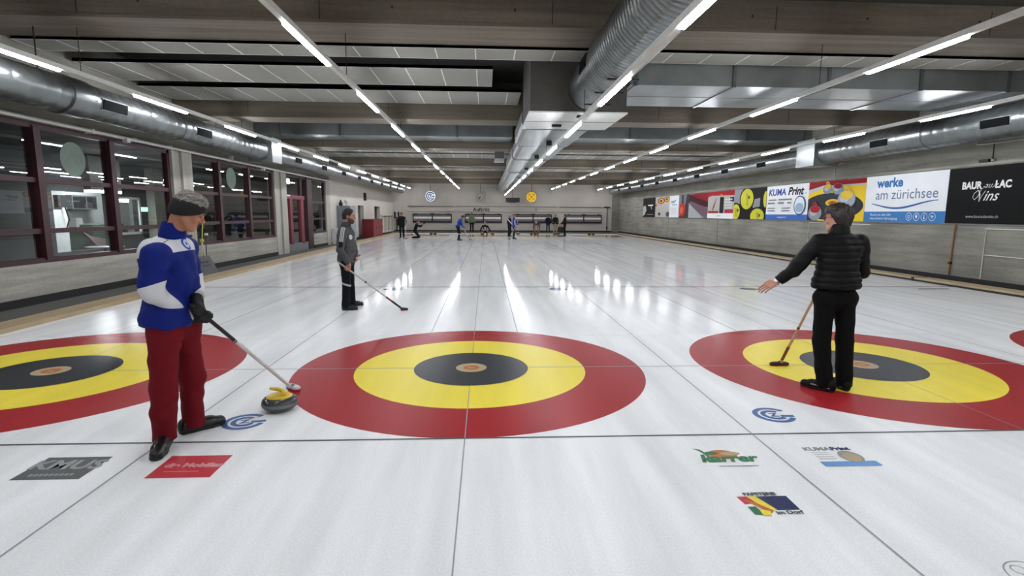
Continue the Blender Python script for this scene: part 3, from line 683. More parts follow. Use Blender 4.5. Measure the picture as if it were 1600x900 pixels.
broom_at('broom', (sx, sy+.08, .4), (sx+.05, sy+.18, 1.36), 'broom with lime yellow shaft standing in the grey stand', headcol=M_yel, shaft=M_lime, hw=.05)
broom_at('broom', (sx, sy+.34, .4), (sx+.0, sy+.42, 1.02), 'short dark shafted broom at the right of the grey stand', headcol=M_bar, shaft=wd, hw=.025)
broom_at('broom', (sx, sy-.28, .4), (sx-.02, sy-.34, 1.0), 'white shafted broom at the left of the grey stand', headcol=M_dark, shaft=M_white, hw=.05)
broom_at('broom', (sx+.02, sy+.28, .4), (sx+.02, sy+.14, .86), 'pale slanting broom in the middle of the grey stand', headcol=M_lime, shaft=M_white, hw=.04)

# ================================================================ RIGHT WALL: BANNERS AND FITTINGS
PZ0, PZ1 = 1.475, 2.845
C = lambda h, r=.6: mat('print_'+h.lstrip('#'), h, r, spec=.15, noise=(3, 0.02, (1, 1, 1)))
def banner(y0, y1, base, label, draw, z1=None, z0=None):
    """y0 = edge nearer the camera; drawn as seen from the hall: x runs from the far edge to the near edge"""
    z0 = z0 or PZ0; z1 = z1 or PZ1; W, H = y1-y0, z1-z0
    m = B(C(base)).box((XR-.035, y0+.006, z0), (XR-.012, y1-.006, z1)); m.use(M_galv).box((XR-.04, y0, z0-.02), (XR, y1, z0))
    m.use(M_galv).box((XR-.014, y0+.1, z0+.1), (XR, y1-.1, z1-.1))
    f = Flat(m, (XR-.0352, y1, z0), (0, -1, 0), (0, 0, 1), 0.0008); draw(f, W, H)
    tag(m.build('banner'), label, 'banner', 'advertising banners on the right wall')
def stone2d(f, cx, cy, s, body, cap, dark='#3c4048'):
    f.ell(C(dark), cx, cy-.12*s, .5*s, .16*s); f.ell(C(body), cx, cy, .5*s, .34*s); f.ell(C('#aeb6c0'), cx-.12*s, cy+.02*s, .25*s, .16*s)
    f.ell(C(cap), cx, cy+.16*s, .36*s, .16*s); f.band(C(cap), [(cx-.22*s, cy+.40*s), (cx, cy+.46*s), (cx+.12*s, cy+.36*s), (cx+.14*s, cy+.18*s)], [.10*s, .11*s, .10*s, .12*s])
def b_baur(f, W, H):
    w = C('#ececea'); f.text(w, 'BAUR', .68, .92, .235, bold=.010, fit=.54); f.text(w, 'LAC', 1.48, .92, .235, bold=.010, fit=.39); f.band(w, [(1.29, .90), (1.36, .945)], .02)
    f.text(w, 'au', 1.12, .915, .20, shear=.45, bold=-.002, fit=.2); f.band(w, [(.98, .86), (1.0, .89), (1.03, .89)], .009); f.band(w, [(1.21, .86), (1.25, .88), (1.30, .945)], .010)
    f.band(w, [(.98, .86), (.93, .80), (.87, .66), (.79, .58), (.735, .64), (.77, .74), (.86, .80), (.90, .77)], [.008, .010, .016, .014, .012, .012, .014, .01])
    f.band(w, [(.88, .81), (.92, .70), (.915, .53)], [.014, .034, .010]); f.band(w, [(.915, .53), (.97, .66), (1.06, .79)], [.010, .010, .012])
    f.text(w, 'ins', 1.22, .66, .34, shear=.45, bold=.002, fit=.40)
    f.text(C('#b5b5b2'), 'www.bauraulacvins.ch', 1.03, .175, .10, fit=.85)
banner(4.79, 7.80, '#060606', 'black wine banner with white lettering, nearest the camera on the right wall', b_baur)
def b_werke(f, W, H):
    b = C('#3e78b2'); g = C('#6d8099')
    f.rect(b, 0, 0, W, H*.225); f.text(b, 'werke', .97, 1.14, .37, bold=.014, fit=1.03); f.text(g, 'am zürichsee', 1.59, .79, .40, bold=.001, fit=2.27)
    pts = [(.30+2.45*k/24, .49+.02*k/24+.095*math.sin(2*math.pi*(k/24*.84+.40))) for k in range(25)]
    f.band(C('#37649c'), pts, [.02+.035*math.sin(math.pi*k/24) for k in range(25)])
    w = C('#e6ecf2'); f.text(w, 'Rund um die Uhr', .72, H*.155, .10, fit=.84); f.text(w, 'eine sichere Versorgung', .84, H*.075, .10, fit=1.1)
    for k in range(4):
        cx, cy = 1.82+.267*k, H*.118; f.arc(w, cx, cy, .098, .11, 0, 360, 30)
        if k == 0: f.arc(w, cx, cy, .03, .045, -60, 230, 14); f.rect(w, cx-.012, cy-.06, cx+.012, cy-.03)
        if k == 1: f.poly(w, [(cx-.04, cy+.03), (cx+.04, cy+.03), (cx+.03, cy-.02), (cx, cy-.055), (cx-.03, cy-.02)]); f.rect(w, cx-.03, cy+.035, cx-.01, cy+.06); f.rect(w, cx+.01, cy+.035, cx+.03, cy+.06)
        if k == 2: f.rect(w, cx-.01, cy-.03, cx+.01, cy+.06); f.ell(w, cx, cy-.04, .024)
        if k == 3:
            for r in (.03, .055): f.arc(w, cx, cy-.035, r, r+.014, 40, 140, 10)
            f.ell(w, cx, cy-.03, .014)
banner(7.80, 10.81, '#eceff2', 'white and blue utility banner with four round icons', b_werke)
def clip_ell(cx, cy, rx, ry, W, H, n=80):
    return [(min(max(cx+rx*math.cos(t), 0.0), W), min(max(cy+ry*math.sin(t), 0.0), H)) for t in [2*math.pi*k/n for k in range(n)]]
def b_stones(f, W, H):
    f.poly(C('#8e1420'), [(0, H*.80), (W*.3, H*.90), (W*.7, H), (0, H)]); f.rect(C('#8e1420'), W*.3, H*.88, W, H*.995)
    f.poly(C('#e3c12c'), [(0, H*.70), (W*.25, H*.80), (W*.55, H*.86), (W, H*.84), (W, 0), (0, 0)])
    f.poly(C('#2f3236'), clip_ell(W*.44, H*.36, W*.54, H*.34, W, H)); f.poly(C('#2f3236'), [(0, H*.55), (W*.2, H*.64), (W*.2, 0), (0, 0)])
    f.ell(C('#d8b13a'), W*.47, H*.45, W*.13, H*.09); f.ell(C('#b5722a'), W*.47, H*.45, W*.08, H*.05); f.poly(C('#7c2a1c'), [(W*.42, H*.43), (W*.47, H*.48), (W*.52, H*.43), (W*.48, H*.45)])
    stone2d(f, 1.09, 1.10, .50, '#7f8ea0', '#d8b13a'); stone2d(f, 1.64, 1.08, .56, '#7f8ea0', '#8e1624')
    stone2d(f, 2.12, .72, .88, '#98a0aa', '#dcb93c'); stone2d(f, .48, .27, .78, '#8c9098', '#a81c28')
banner(10.81, 13.80, '#c3c5c6', 'photo banner of curling stones on a target, behind the head of the person in black', b_stones)
def b_kuma(f, W, H):
    f.rect(C('#3c68b4'), 0, 0, W, H*.155); f.text(C('#3b55a0'), 'KUMA', .82, 1.09, .36, bold=.012, shear=.08, fit=1.29); f.text(C('#17171b'), 'Print', 2.14, 1.10, .42, bold=.014, shear=.22, fit=1.06); f.text(C('#8a94b0'), '.ch', 2.78, 1.02, .12)
    g = C('#5c6068')
    for x0, x1, y in ((.06, .28, .56), (.32, .66, .565), (.06, .24, .465), (.32, .48, .468), (.55, .66, .47)):
        for k in range(int((x1-x0)/.03)): f.rect(g, W*(x0+.03*k), H*y, W*(x0+.03*k+.022), H*(y+.042))
    for x0, x1, y in ((.06, .26, .33), (.42, .62, .33), (.06, .25, .255), (.42, .62, .255)): f.rect(g, W*x0, H*y, W*x1, H*(y+.02))
    f.text(C('#d9e3f4'), 'kumaprint.ch', W*.44, H*.075, .12)
    f.ell(C('#1d3f74'), 2.48, .56, .375, .36); f.ell(C('#dfe8f0'), 2.48, .56, .33, .32); f.ell(C('#9db6cc'), 2.48, .47, .27, .18)
banner(13.80, 16.77, '#eceeef', 'white print shop banner with blue and black title and an oval emblem', b_kuma)
def b_yel(f, W, H):
    f.poly(C('#8f9298'), [(0, H), (W*.30, H), (W*.24, H*.5), (0, H*.55)]); f.poly(C('#8f9298'), [(W*.6, H*.62), (W*.82, H*.68), (W*.82, H*.40), (W*.62, H*.36)])
    for cx, cy, rx, ry in ((.42, .66, .20, .335), (.08, .24, .135, .26), (.76, .10, .2, .24), (.98, .62, .06, .25)):
        f.poly(C('#0b0b0c'), clip_ell(W*cx, H*cy, W*(rx+.035), H*(ry+.05), W, H, 60)); f.poly(C('#ccc83a'), clip_ell(W*cx, H*cy, W*rx, H*ry, W, H, 60))
        if cx < .9:
            f.ell(C('#5a5b14'), W*(cx+.06), H*(cy+.05 if cy > .2 else cy+.02), W*.035, H*.055); f.poly(C('#a8a62c'), [(W*(cx-.03), H*(cy+ry*.5)), (W*(cx+.03), H*(cy+ry*.55)), (W*(cx+.05), H*max(cy-ry*.7, .01)), (W*(cx), H*max(cy-ry*.6, .01))])
banner(16.77, 19.75, '#121213', 'photo banner of yellow capped stones on black', b_yel)
def b_red(f, W, H):
    f.rect(C('#b4b2ae'), 0, 0, W, H); f.poly(C('#a8141c'), [(0, H*.86), (W, H*.82), (W, H), (0, H)]); f.poly(C('#b41a22'), [(W*.0, H*.80), (W*.15, H*.86), (0, H*.9)])
    f.rect(C('#9a2028'), W*.02, H*.2, W*.44, H*.28); f.rect(C('#b03038'), W*.68, H*.2, W*.98, H*.33)
    f.band(C('#a01c24'), [(W*.36, H*.76), (W*.2, H*.3)], [.05, .10]); f.band(C('#a01c24'), [(W*.28, H*.72), (W*.2, H*.3)], [.03, .05])
    f.rect(C('#141414'), W*.48, H*.2, W*.63, H*.78); f.ell(C('#d8902c'), W*.53, H*.84, W*.035, H*.06); f.rect(C('#26262a'), W*.86, H*.6, W, H*.76)
    for k in range(4): f.rect(C('#d5d5d3'), W*.66, H*(.36+.1*k), W*.94, H*(.41+.1*k))
    f.rect(C('#eceeee'), 0, 0, W, H*.19); f.rect(C('#777777'), W*.40, H*.085, W*.53, H*.105)
banner(19.75, 22.78, '#b4b2ae', 'red and white photo banner with a white strip along its foot', b_red)
def b_bridge(f, W, H):
    f.poly(C('#a5aaae'), [(0, 0), (W*.75, 0), (0, H*.62)]); f.poly(C('#3c1418'), [(0, H*.62), (W, H*.42), (W, H), (0, H*.98)])
    f.poly(C('#8e1420'), [(W*.05, H*.96), (W, H*.62), (W, H), (W*.4, H)]); f.poly(C('#6d5a64'), [(0, H*.62), (W*.85, 0), (W, 0), (W, H*.40), (W*.1, H*.70)])
    for k in range(7): f.band(C('#54434c'), [(W*(.2+.1*k), H*(.62-.03*k)), (W*(.2+.1*k), H*max(.02, .48-.075*k))], .02)
    for k in range(6): f.band(C('#5c0f18'), [(W*(.12+.1*k), H*.93), (W*(.6+.08*k), H*.50)], .02)
banner(22.78, 25.52, '#8f9498', 'photo banner of a red roofed walkway seen in deep perspective', b_bridge)
def b_bottle(f, W, H):
    f.poly(C('#3c3236'), [(W*.45, 0), (W, 0), (W, H), (W*.8, H)]); f.ell(C('#b8322c'), W*.36, H*.36, W*.30, H*.30); f.ell(C('#e0604a'), W*.3, H*.33, W*.15, H*.16); f.rect(C('#2c2c30'), W*.3, H*.62, W*.48, H*.98); f.rect(C('#70181a'), W*.08, 0, W*.6, H*.08)
banner(25.52, 27.15, '#77727a', 'narrow photo banner with a glowing red round shape', b_bottle)
def b_white(f, W, H):
    g = C('#8ea0b8'); f.rect(g, W*.2, H*.66, W*.6, H*.76); f.rect(C('#5878ac'), W*.55, H*.74, W*.68, H*.8); f.rect(g, W*.3, H*.56, W*.8, H*.6)
    for k in range(4): f.rect(C('#b4b8bc'), W*.18, H*(.42-.08*k), W*(.8-.12*(k % 2)), H*(.435-.08*k))
banner(27.15, 28.85, '#e9ecee', 'plain white banner with small blue print', b_white)
def b_ice(f, W, H):
    for cx, cy, r in ((.42, .80, .25), (.82, .86, .2), (.02, .6, .14)):
        for k, c in ((1, '#a01c24'), (.7, '#dcc24a'), (.38, '#33363a')): f.poly(C(c), clip_ell(W*cx, H*cy, W*r*k, H*r*.6*k, W, H))
    f.ell(C('#34373c'), W*.32, H*.16, W*.09, H*.08); f.poly(C('#4a4c50'), clip_ell(W*.92, H*.15, W*.14, H*.12, W, H))
banner(28.85, 31.74, '#b9b4b0', 'photo banner of a rink with small target rings', b_ice)
def b_dark(f, W, H):
    f.poly(C('#b9bab8'), [(0, H*.55), (W*.2, H*.62), (W*.3, H*.36), (W*.14, H*.1), (0, H*.05)]); w = C('#e6e6e4'); f.rect(w, W*.42, H*.58, W*.82, H*.64); f.band(w, [(W*.62, H*.62), (W*.68, H*.5), (W*.72, H*.40)], .07); f.rect(C('#9a9a98'), W*.35, H*.12, W*.85, H*.15)
banner(31.74, 34.66, '#101011', 'black banner with white emblem, farthest on the right wall', b_dark)
# conduits
def pipe(name, pts, r, label, m=None):
    o = B(m or M_bar).tube(pts, r, 6).build(name); tag(o, label, 'conduit'); return o
X = XR-.015
pipe('conduit', [(X, 6.62, .16), (X, 6.62, 1.36), (X, 3.0, 1.36)], .014, 'thin white conduit rising under the black wine banner and turning right')
pipe('conduit', [(X, 6.6, .74), (X, 3.0, .70)], .012, 'lower thin white conduit at the right edge under the black banner')
pipe('conduit', [(X, 7.18, 3.58), (X, 7.15, 3.38), (X, 6.72, 3.36), (X, 3.0, 3.36)], .012, 'thin stepped conduit above the black wine banner')
pipe('conduit', [(X, 6.70, 3.36), (X, 6.69, 2.93)], .012, 'short dark vertical conduit above the black wine banner', M_dark)
pipe('conduit', [(X, 12.0, 3.40), (X, 12.45, 3.37), (X, 12.45, 2.86)], .014, 'thin white stepped conduit above the stones banner')
pipe('conduit', [(X, 13.66, .16), (X, 13.66, 1.40), (X, 10.5, 1.38)], .012, 'thin white conduit below the stones banner, behind the person in black')
t = empty('junction_box', (XR-.04, 6.87, 2.965)); tag(t, 'small black box on the top edge of the black wine banner', 'box')
B(M_black).box((-.03, -.12, -.03), (.04, .12, .04)).build('box_body', t); B(M_galv).box((-.02, -.26, -.02), (.03, -.18, .03)).build('clip', t)
t = empty('wooden_pole', (0, 0, 0)); tag(t, 'brown wooden pole leaning upright on the right wall under the banners', 'pole')
B(mat('pole_wood', '#8a5a30', .5)).tube([(XR-.03, 7.50, .16), (XR-.03, 7.47, 1.46)], .022, 8).build('shaft', t); B(M_black).box((XR-.06, 7.465, .44), (XR-.002, 7.53, .50)).build('band', t)
t = empty('ice_scraper', (10.4, 6.0, 0)); tag(t, 'thin dark bar lying on the ice by the right kerb', 'bar'); B(I_line).box((-.35, -.02, .0), (.35, .02, .012)).build('bar', t)

# ================================================================ FAR WALL
Y = YF-.0
M_shut = mat('shutter_grey', '#7d787a', 0.5); M_shw = mat('shutter_white', '#f4efe9', 0.5); M_frame = mat('shutter_frame', '#17161b', 0.5)
for i, (x0, x1, lb) in enumerate(((-6.26, -2.83, 'leftmost'), (-1.68, 1.6, 'second from left'), (2.7, 6.08, 'third from left'), (7.3, 10.58, 'rightmost'))):
    t = empty('window_%d' % (5+i)); struct(t, 'dark framed serving window on the far wall, '+lb)
    m = B(M_frame); m.box((x0, Y-.07, .82), (x1, Y, .98)); m.box((x0, Y-.07, 1.52), (x1, Y, 1.60)); m.box((x0, Y-.07, .82), (x0+.08, Y, 1.6)); m.box((x1-.08, Y-.07, .82), (x1, Y, 1.6))
    m.box(((x0+x1)/2-.05, Y-.08, .82), ((x0+x1)/2+.05, Y, 1.64)); m.box((x0, Y-.065, 1.36), (x1, Y, 1.41)); m.box((x0, Y-.065, 1.12), (x1, Y, 1.16)); m.build('frame', t)
    B(M_shut).box((x0+.05, Y-.045, 1.38), (x1-.05, Y, 1.54)).build('shutter', t); B(M_shw).box((x0+.05, Y-.045, 1.14), (x1-.05, Y, 1.38)).build('shutter', t); B(M_shut).box((x0+.05, Y-.045, .96), (x1-.05, Y, 1.14)).build('shutter', t)
    m = B(M_frame); m.box(((x0+x1)/2-.18, Y-.1, 1.6), ((x0+x1)/2+.18, Y-.02, 1.645)); m.box((x0+.2, Y-.1, 1.6), (x0+.4, Y-.02, 1.64)); m.box((x1-.4, Y-.1, 1.6), (x1-.2, Y-.02, 1.64)); m.build('top_fitting', t)
for x0, x1, z, lb in ((-6.7, -2.7, 2.26, 'upper left'), (-2.4, 6.45, 2.28, 'upper middle'), (6.75, 10.5, 2.26, 'upper right'), (-6.7, 6.3, 1.78, 'lower left'), (6.6, 10.6, 1.80, 'lower right')):
    r = .035 if 'upper' in lb and 'middle' not in lb else .018
    o = B(M_shut if r > .03 else M_galv).tube([(x0, Y-.05, z), (x1, Y-.05, z)], r, 6).build('wall_pipe'); tag(o, 'thin pipe along the far wall, %s run' % lb, 'pipe', 'pipes on the far wall')
t = empty('wall_pipe'); tag(t, 'dark topped vertical pipe at the right end of the far wall', 'pipe')
B(M_galv).tube([(11.05, Y-.05, .18), (11.05, Y-.05, 2.25)], .05, 8).build('pipe', t); B(M_frame).box((10.75, Y-.12, 2.22), (11.3, Y-.01, 2.32)).build('cap', t); B(M_frame).box((10.98, Y-.12, .35), (11.12, Y-.1, .55)).build('valve', t)
M_let = mat('sign_lettering', '#141416', 0.5)
def wall_word(body, x, z, size, label):
    m = MB(); vs, fs = text_geo(body, size, bold=.012, spacing=1.12)
    n = len(vs); m.use(M_let).add([(x+a, Y-.02, z+b) for a, b in vs], fs)
    m.add([(x+a, Y-.001, z+b) for a, b in vs], fs); tag(m.build('wall_lettering'), label, 'lettering')
wall_word('Auftritt', -.22, 1.99, .42, 'black lettering spelling a German word on the far wall below the clock')
wall_word('!', 4.66, 1.98, .36, 'black exclamation mark on the far wall below the yellow round sign')
# hanging signs
def rod(t, z0): B(M_dark).tube([(0, 0, z0), (0, 0, ZS-3.1)], .018, 6).build('hanging_rod', t)
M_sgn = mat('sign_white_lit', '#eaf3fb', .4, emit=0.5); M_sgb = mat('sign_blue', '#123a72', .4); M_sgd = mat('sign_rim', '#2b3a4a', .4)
def round_sign(x, label, face, draw):
    t = empty('round_sign', (x, YF-.9, 3.1)); tag(t, label, 'sign'); rod(t, .46)
    m = B(M_sgd); pts = [(.47*math.cos(a), -.06, .47*math.sin(a)) for a in [2*math.pi*k/40 for k in range(40)]]; m.prism(pts, (0, .12, 0)); m.build('case', t)
    m = MB(); f = Flat(m, (0, -.061, 0), (1, 0, 0), (0, 0, 1), .002); f.ell(face, 0, 0, .445, n=40); draw(f); m.build('sign_face', t)
round_sign(-4.60, 'round white sign with blue ring emblem hanging before the far wall', M_sgn, lambda f: (f.arc(M_sgb, 0, 0, .29, .375, 30, 335), f.rect(M_sgb, .10, -.07, .37, .02), f.arc(M_sgb, 0, 0, .155, .225, 45, 320), f.text(M_sgb, 'Z', 0, 0, .26, bold=.012)))
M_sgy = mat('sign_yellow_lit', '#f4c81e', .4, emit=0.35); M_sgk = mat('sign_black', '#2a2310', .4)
def d_y(f):
    for k in range(4):
        a = math.radians(45+90*k); c, s = math.cos(a), math.sin(a); ca, sa = -s, c
        f.poly(M_sgk, [(c*.27+ca*.14, s*.27+sa*.14), (c*.27-ca*.14, s*.27-sa*.14), (c*.22-ca*.14, s*.22-sa*.14), (c*.22+ca*.14, s*.22+sa*.14)])
    for k in range(8): f.ell(M_sgk, .36*math.cos(math.pi*k/4), .36*math.sin(math.pi*k/4), .035)
    f.poly(mat('sign_amber', '#c98f10', .4), [(.13, 0), (0, .13), (-.13, 0), (0, -.13)])
round_sign(4.15, 'round yellow sign with dark emblem hanging before the far wall', M_sgy, d_y)
t = empty('wall_clock', (-.27, YF-.9, 3.09)); tag(t, 'square grey clock hanging before the far wall', 'clock'); rod(t, .42)
B(mat('clock_grey', '#8f8d88', .5)).box((-.43, -.05, -.43), (.43, .08, .43)).build('case', t)
m = MB(); f = Flat(m, (0, -.051, 0), (1, 0, 0), (0, 0, 1), .003); f.rect(mat('clock_face', '#a8a6a0', .5), -.40, -.40, .40, .40)
for k in range(12):
    a = math.pi*k/6; q = (math.sin(a), math.cos(a)); f.band(M_let, [(q[0]*.26, q[1]*.26), (q[0]*.36, q[1]*.36)], .05)
m.build('clock_face', t)
for a, l, wd_ in ((math.radians(-128), .22, .06), (math.radians(222-10), .33, .045)):
    m = MB(); f = Flat(m, (0, -.064, 0), (1, 0, 0), (0, 0, 1), .003); f.band(M_let, [(0, 0), (math.sin(a)*l, math.cos(a)*l)], wd_); m.build('clock_hand', t)
t = empty('score_display', (2.5, YF-1.2, 2.80)); tag(t, 'flat black display box hanging under the end of the central duct', 'display')
B(M_black).box((-.60, -.08, -.17), (.60, .08, .22)).build('case', t); B(M_dark).box((-.34, -.06, -.21), (.34, .06, -.17)).build('foot', t); B(M_dark).tube([(0, 0, .2), (0, 0, ZS-2.8)], .018, 6).build('hanging_rod', t)
# air cleaner box hung under a beam
t = empty('heater_box', (.72, 16.9, 3.95)); tag(t, 'small grey and white box hanging left of the central duct', 'heater')
B(mat('heater_grey', '#5f615f', .5)).box((-.19, -.15, -.06), (.19, .15, .32)).build('case', t); B(M_white).prism([(-.21, -.18, -.20), (-.21, .16, -.20), (-.19, .15, -.06), (-.19, -.15, -.06)], (.40, 0, 0)).build('outlet', t)
B(M_dark).tube([(0, 0, .32), (0, 0, .56)], .03, 8).build('bracket', t)
# black holdall by the far wall and stones on the ice at the far end
t = empty('holdall', (6.75, 41.3, .06)); tag(t, 'dark upright bag standing by the far wall between two figures', 'bag')
m = B(M_dark); m.prism([(-.24, -.16, 0), (.24, -.16, 0), (.22, -.13, .48), (-.22, -.13, .48)], (0, .3, 0)); m.build('bag_body', t)
m = B(M_black); m.tube([(-.12, 0, .48), (-.10, 0, .56), (.10, 0, .56), (.12, 0, .48)], .015, 6); m.build('handle', t)
for x, y, lb in ((-4.0, 37.2, 'dark rubber hack in the far left lane'), (8.7, 37.4, 'dark rubber hack in the far right lane'), (5.9, 37.6, 'dark rubber hack by the person in beige trousers'), (4.0, 37.3, 'dark rubber hack by the stooping curler')):
    t = empty('foot_hack', (x, y, 0)); tag(t, lb, 'hack', 'foot hacks at the far end')
    for s in (-1, 1): B(M_dark).prism([(s*.16-.1, -.1, 0), (s*.16-.1, .1, 0), (s*.16-.1, .1, .05), (s*.16-.1, -.1, .09)], (.2, 0, 0)).build('foot_pad', t)
    B(M_black).box((-.3, -.02, 0), (.3, .02, .02)).build('bar', t)

# ================================================================ CURLING STONES
M_gran = mat('granite', '#3d4040', 0.16, noise=(160, 0.35, (1, 1, 1))); M_granb = mat('granite_band', '#6c6f6f', 0.55, noise=(160, 0.2, (1, 1, 1)))
M_capy = mat('yellow_handle', '#d8b81e', 0.3); M_capr = mat('red_handle', '#a81e24', 0.3)
def curling_stone(x, y, rz, label, cap=M_capy, z=0):
    t = empty('curling_stone', (x, y, z), rz); tag(t, label, 'curling stone')
    prof = [(0, .0), (.066, .0), (.085, .004), (.115, .018), (.134, .034), (.1425, .050)]
    m = B(M_gran); m.lathe(prof, n=48); m.lathe([(.1425, .078), (.139, .092), (.128, .106), (.112, .115), (.095, .119), (0, .119)], n=48); m.build('granite_body', t)
    B(M_granb).lathe([(.1425, .050), (.1445, .056), (.1445, .072), (.1425, .078)], n=48).build('striking_band', t)
    h = B(cap).lathe([(.102, .1185), (.102, .122), (.092, .129), (.06, .134), (0, .136)], n=40).build('handle_plate', t)
    m = B(cap); m.tube([(-.045, 0, .130), (-.050, 0, .150), (-.040, 0, .170), (-.005, 0, .176), (.05, 0, .174), (.095, 0, .171)], [.022, .019, .017, .016, .0155, .013], 14); m.build('handle', t)
    return t
curling_stone(-1.578, -1.19, math.radians(155), 'granite curling stone with yellow handle on the near ice')
# far stones
for x, y, c, lb in ((-.10, 36.7, M_capy, 'curling stone with yellow handle held at the left hand of the crouching curler'), (.72, 36.7, M_capr, 'stone at the right hand of the crouching curler'),
                    (2.75, 37.2, M_capy, 'yellow handled stone near the far boards right of the standing pair')):
    curling_stone(x, y, .4, lb, c)

# ================================================================ PEOPLE: organic surfaces from signed distances
V = lambda *a: np.array(a, float)
def unit(v): v = np.asarray(v, float); return v/(np.linalg.norm(v)+1e-12)
def cap(a, b, r1, r2=None, n=None, s=1.0):
    """rounded cone from a to b; flattened by s along n"""
    a, b = np.asarray(a, float), np.asarray(b, float); r2 = r1 if r2 is None else r2; ab = b-a; L2 = ab@ab+1e-12
    nn = None if n is None else unit(n)
    def f(P):
        p = P-a; t = np.clip(p@ab/L2, 0, 1); d = p-t[:, None]*ab
        if nn is not None: d = d+((d@nn)*(s-1))[:, None]*nn
        return np.sqrt((d*d).sum(1))-(r1+(r2-r1)*t)
    return f
def ellip(c, r, R=None):
    c = np.asarray(c, float); r = np.asarray(r, float); R = np.eye(3) if R is None else R; m = r.min()
    def f(P):
        q = (P-c)@R/r; k = np.sqrt((q*q).sum(1)); return (k-1)*m*np.clip(k, .6, 1)**0
    return f
def smin(a, b, k): h = np.clip(.5+.5*(b-a)/k, 0, 1); return b+(a-b)*h-k*h*(1-h)
def union(fs, k=.03):
    def f(P):
        d = fs[0](P)
        for g in fs[1:]: d = smin(d, g(P), k)
        return d
    return f
def hard(fs): return lambda P: np.minimum.reduce([g(P) for g in fs])
def inter(*fs): return lambda P: np.maximum.reduce([g(P) for g in fs])
def minus(f, g, k=.01): return lambda P: -smin(-f(P), g(P), k)
def grow(f, t): return lambda P: f(P)-t
def plane(p, n): p = np.asarray(p, float); n = unit(n); return lambda P: (P-p)@n      # keeps the side opposite to n
def wrinkle(f, amp, sc=1.0, seed=0):
    rng = np.random.RandomState(seed); D = rng.normal(size=(4, 3))*np.array([1, 1, 1.6]); D = D/np.linalg.norm(D, axis=1)[:, None]*np.array([[26], [34], [47], [61]])*sc; ph = rng.rand(4)*6.3
    def g(P):
        s = 0
        for d, p in zip(D, ph): s = s+np.sin(P@d+p+1.3*np.sin(P[:, 2]*17+p))
        return f(P)+amp*s/2
    return g
def surf(f, lo, hi, h, polish=1):
    lo = np.asarray(lo, float); n = np.ceil((np.asarray(hi)-lo)/h).astype(int)+2
    ax = [lo[i]-h+h*np.arange(n[i]+1) for i in range(3)]
    F = np.empty((len(ax[0]), len(ax[1]), len(ax[2])))
    Yg, Zg = np.meshgrid(ax[1], ax[2], indexing='ij'); st = max(1, 150000//Yg.size)
    for i in range(0, len(ax[0]), st):
        xs = ax[0][i:i+st]; P = np.stack([np.repeat(xs, Yg.size), np.tile(Yg.ravel(), len(xs)), np.tile(Zg.ravel(), len(xs))], 1)
        F[i:i+st] = f(P).reshape(len(xs), *Yg.shape)
    S = F < 0; c = np.zeros(tuple(k-1 for k in F.shape), int)
    offs = [(i, j, k) for i in (0, 1) for j in (0, 1) for k in (0, 1)]
    for o in offs: c += S[o[0]:S.shape[0]-1+o[0], o[1]:S.shape[1]-1+o[1], o[2]:S.shape[2]-1+o[2]]
    cells = np.argwhere((c > 0) & (c < 8))
    if not len(cells): return np.zeros((0, 3)), []
    idx = -np.ones(c.shape, int); idx[tuple(cells.T)] = np.arange(len(cells))
    acc = np.zeros((len(cells), 3)); cnt = np.zeros(len(cells))
    for a in offs:
        for d in range(3):
            if a[d]: continue
            b = list(a); b[d] = 1; A = cells+np.array(a); Bc = cells+np.array(b)
            va = F[tuple(A.T)]; vb = F[tuple(Bc.T)]; m = (va < 0) != (vb < 0); t = np.where(m, va/np.where(m, va-vb, 1), 0)
            p = A.astype(float); p[:, d] += t; acc[m] += p[m]; cnt[m] += 1
    Vt = acc/cnt[:, None]*h+(lo-h)
    faces = []
    for d in range(3):
        e, g = [(1, 2), (2, 0), (0, 1)][d]
        s0 = [slice(None)]*3; s1 = [slice(None)]*3; s0[d] = slice(0, -1); s1[d] = slice(1, None)
        E = S[tuple(s0)] != S[tuple(s1)]; q = np.argwhere(E); q = q[(q[:, e] > 0) & (q[:, g] > 0) & (q[:, e] < c.shape[e]) & (q[:, g] < c.shape[g])]
        if not len(q): continue
        def at(de, dg): r = q.copy(); r[:, e] -= de; r[:, g] -= dg; return idx[tuple(r.T)]
        Q = np.stack([at(1, 1), at(0, 1), at(0, 0), at(1, 0)], 1); flip = ~S[tuple(q.T)]
        Q[flip] = Q[flip][:, ::-1]; faces.append(Q)
    for _ in range(polish):
        e = h*.25; f0 = f(Vt); G = np.stack([f(Vt+e*np.eye(3)[i])-f0 for i in range(3)], 1)/e
        g2 = (G*G).sum(1); stp = np.clip(f0/np.maximum(g2, .05), -h*.6, h*.6); Vt = Vt-stp[:, None]*G
    return Vt, np.concatenate(faces)
def box_of(pts, r): P = np.array(pts); return P.min(0)-r, P.max(0)+r
def skin(name, parts, m, parent, attrs=None):
    """parts: list of (sdf, lo, hi, h) meshed into one object"""
    vs = []; fs = []; o = 0
    for f, lo, hi, h in parts:
        v, q = surf(f, lo, hi, h)
        if len(v): vs.append(v); fs.append(q+o); o += len(v)
    vs = np.concatenate(vs); fs = np.concatenate(fs)
    me = bpy.data.meshes.new(name); me.from_pydata(vs.tolist(), [], fs.tolist()); me.materials.append(m)
    me.polygons.foreach_set('use_smooth', [True]*len(me.polygons))
    for k, g in (attrs or {}).items():
        a = me.attributes.new(k, 'FLOAT', 'POINT'); a.data.foreach_set('value', g(vs).astype(np.float32))
    me.update(); ob = bpy.data.objects.new(name, me); COL.objects.link(ob)
    if parent: ob.parent = parent; ob.location = -parent.location
    return ob
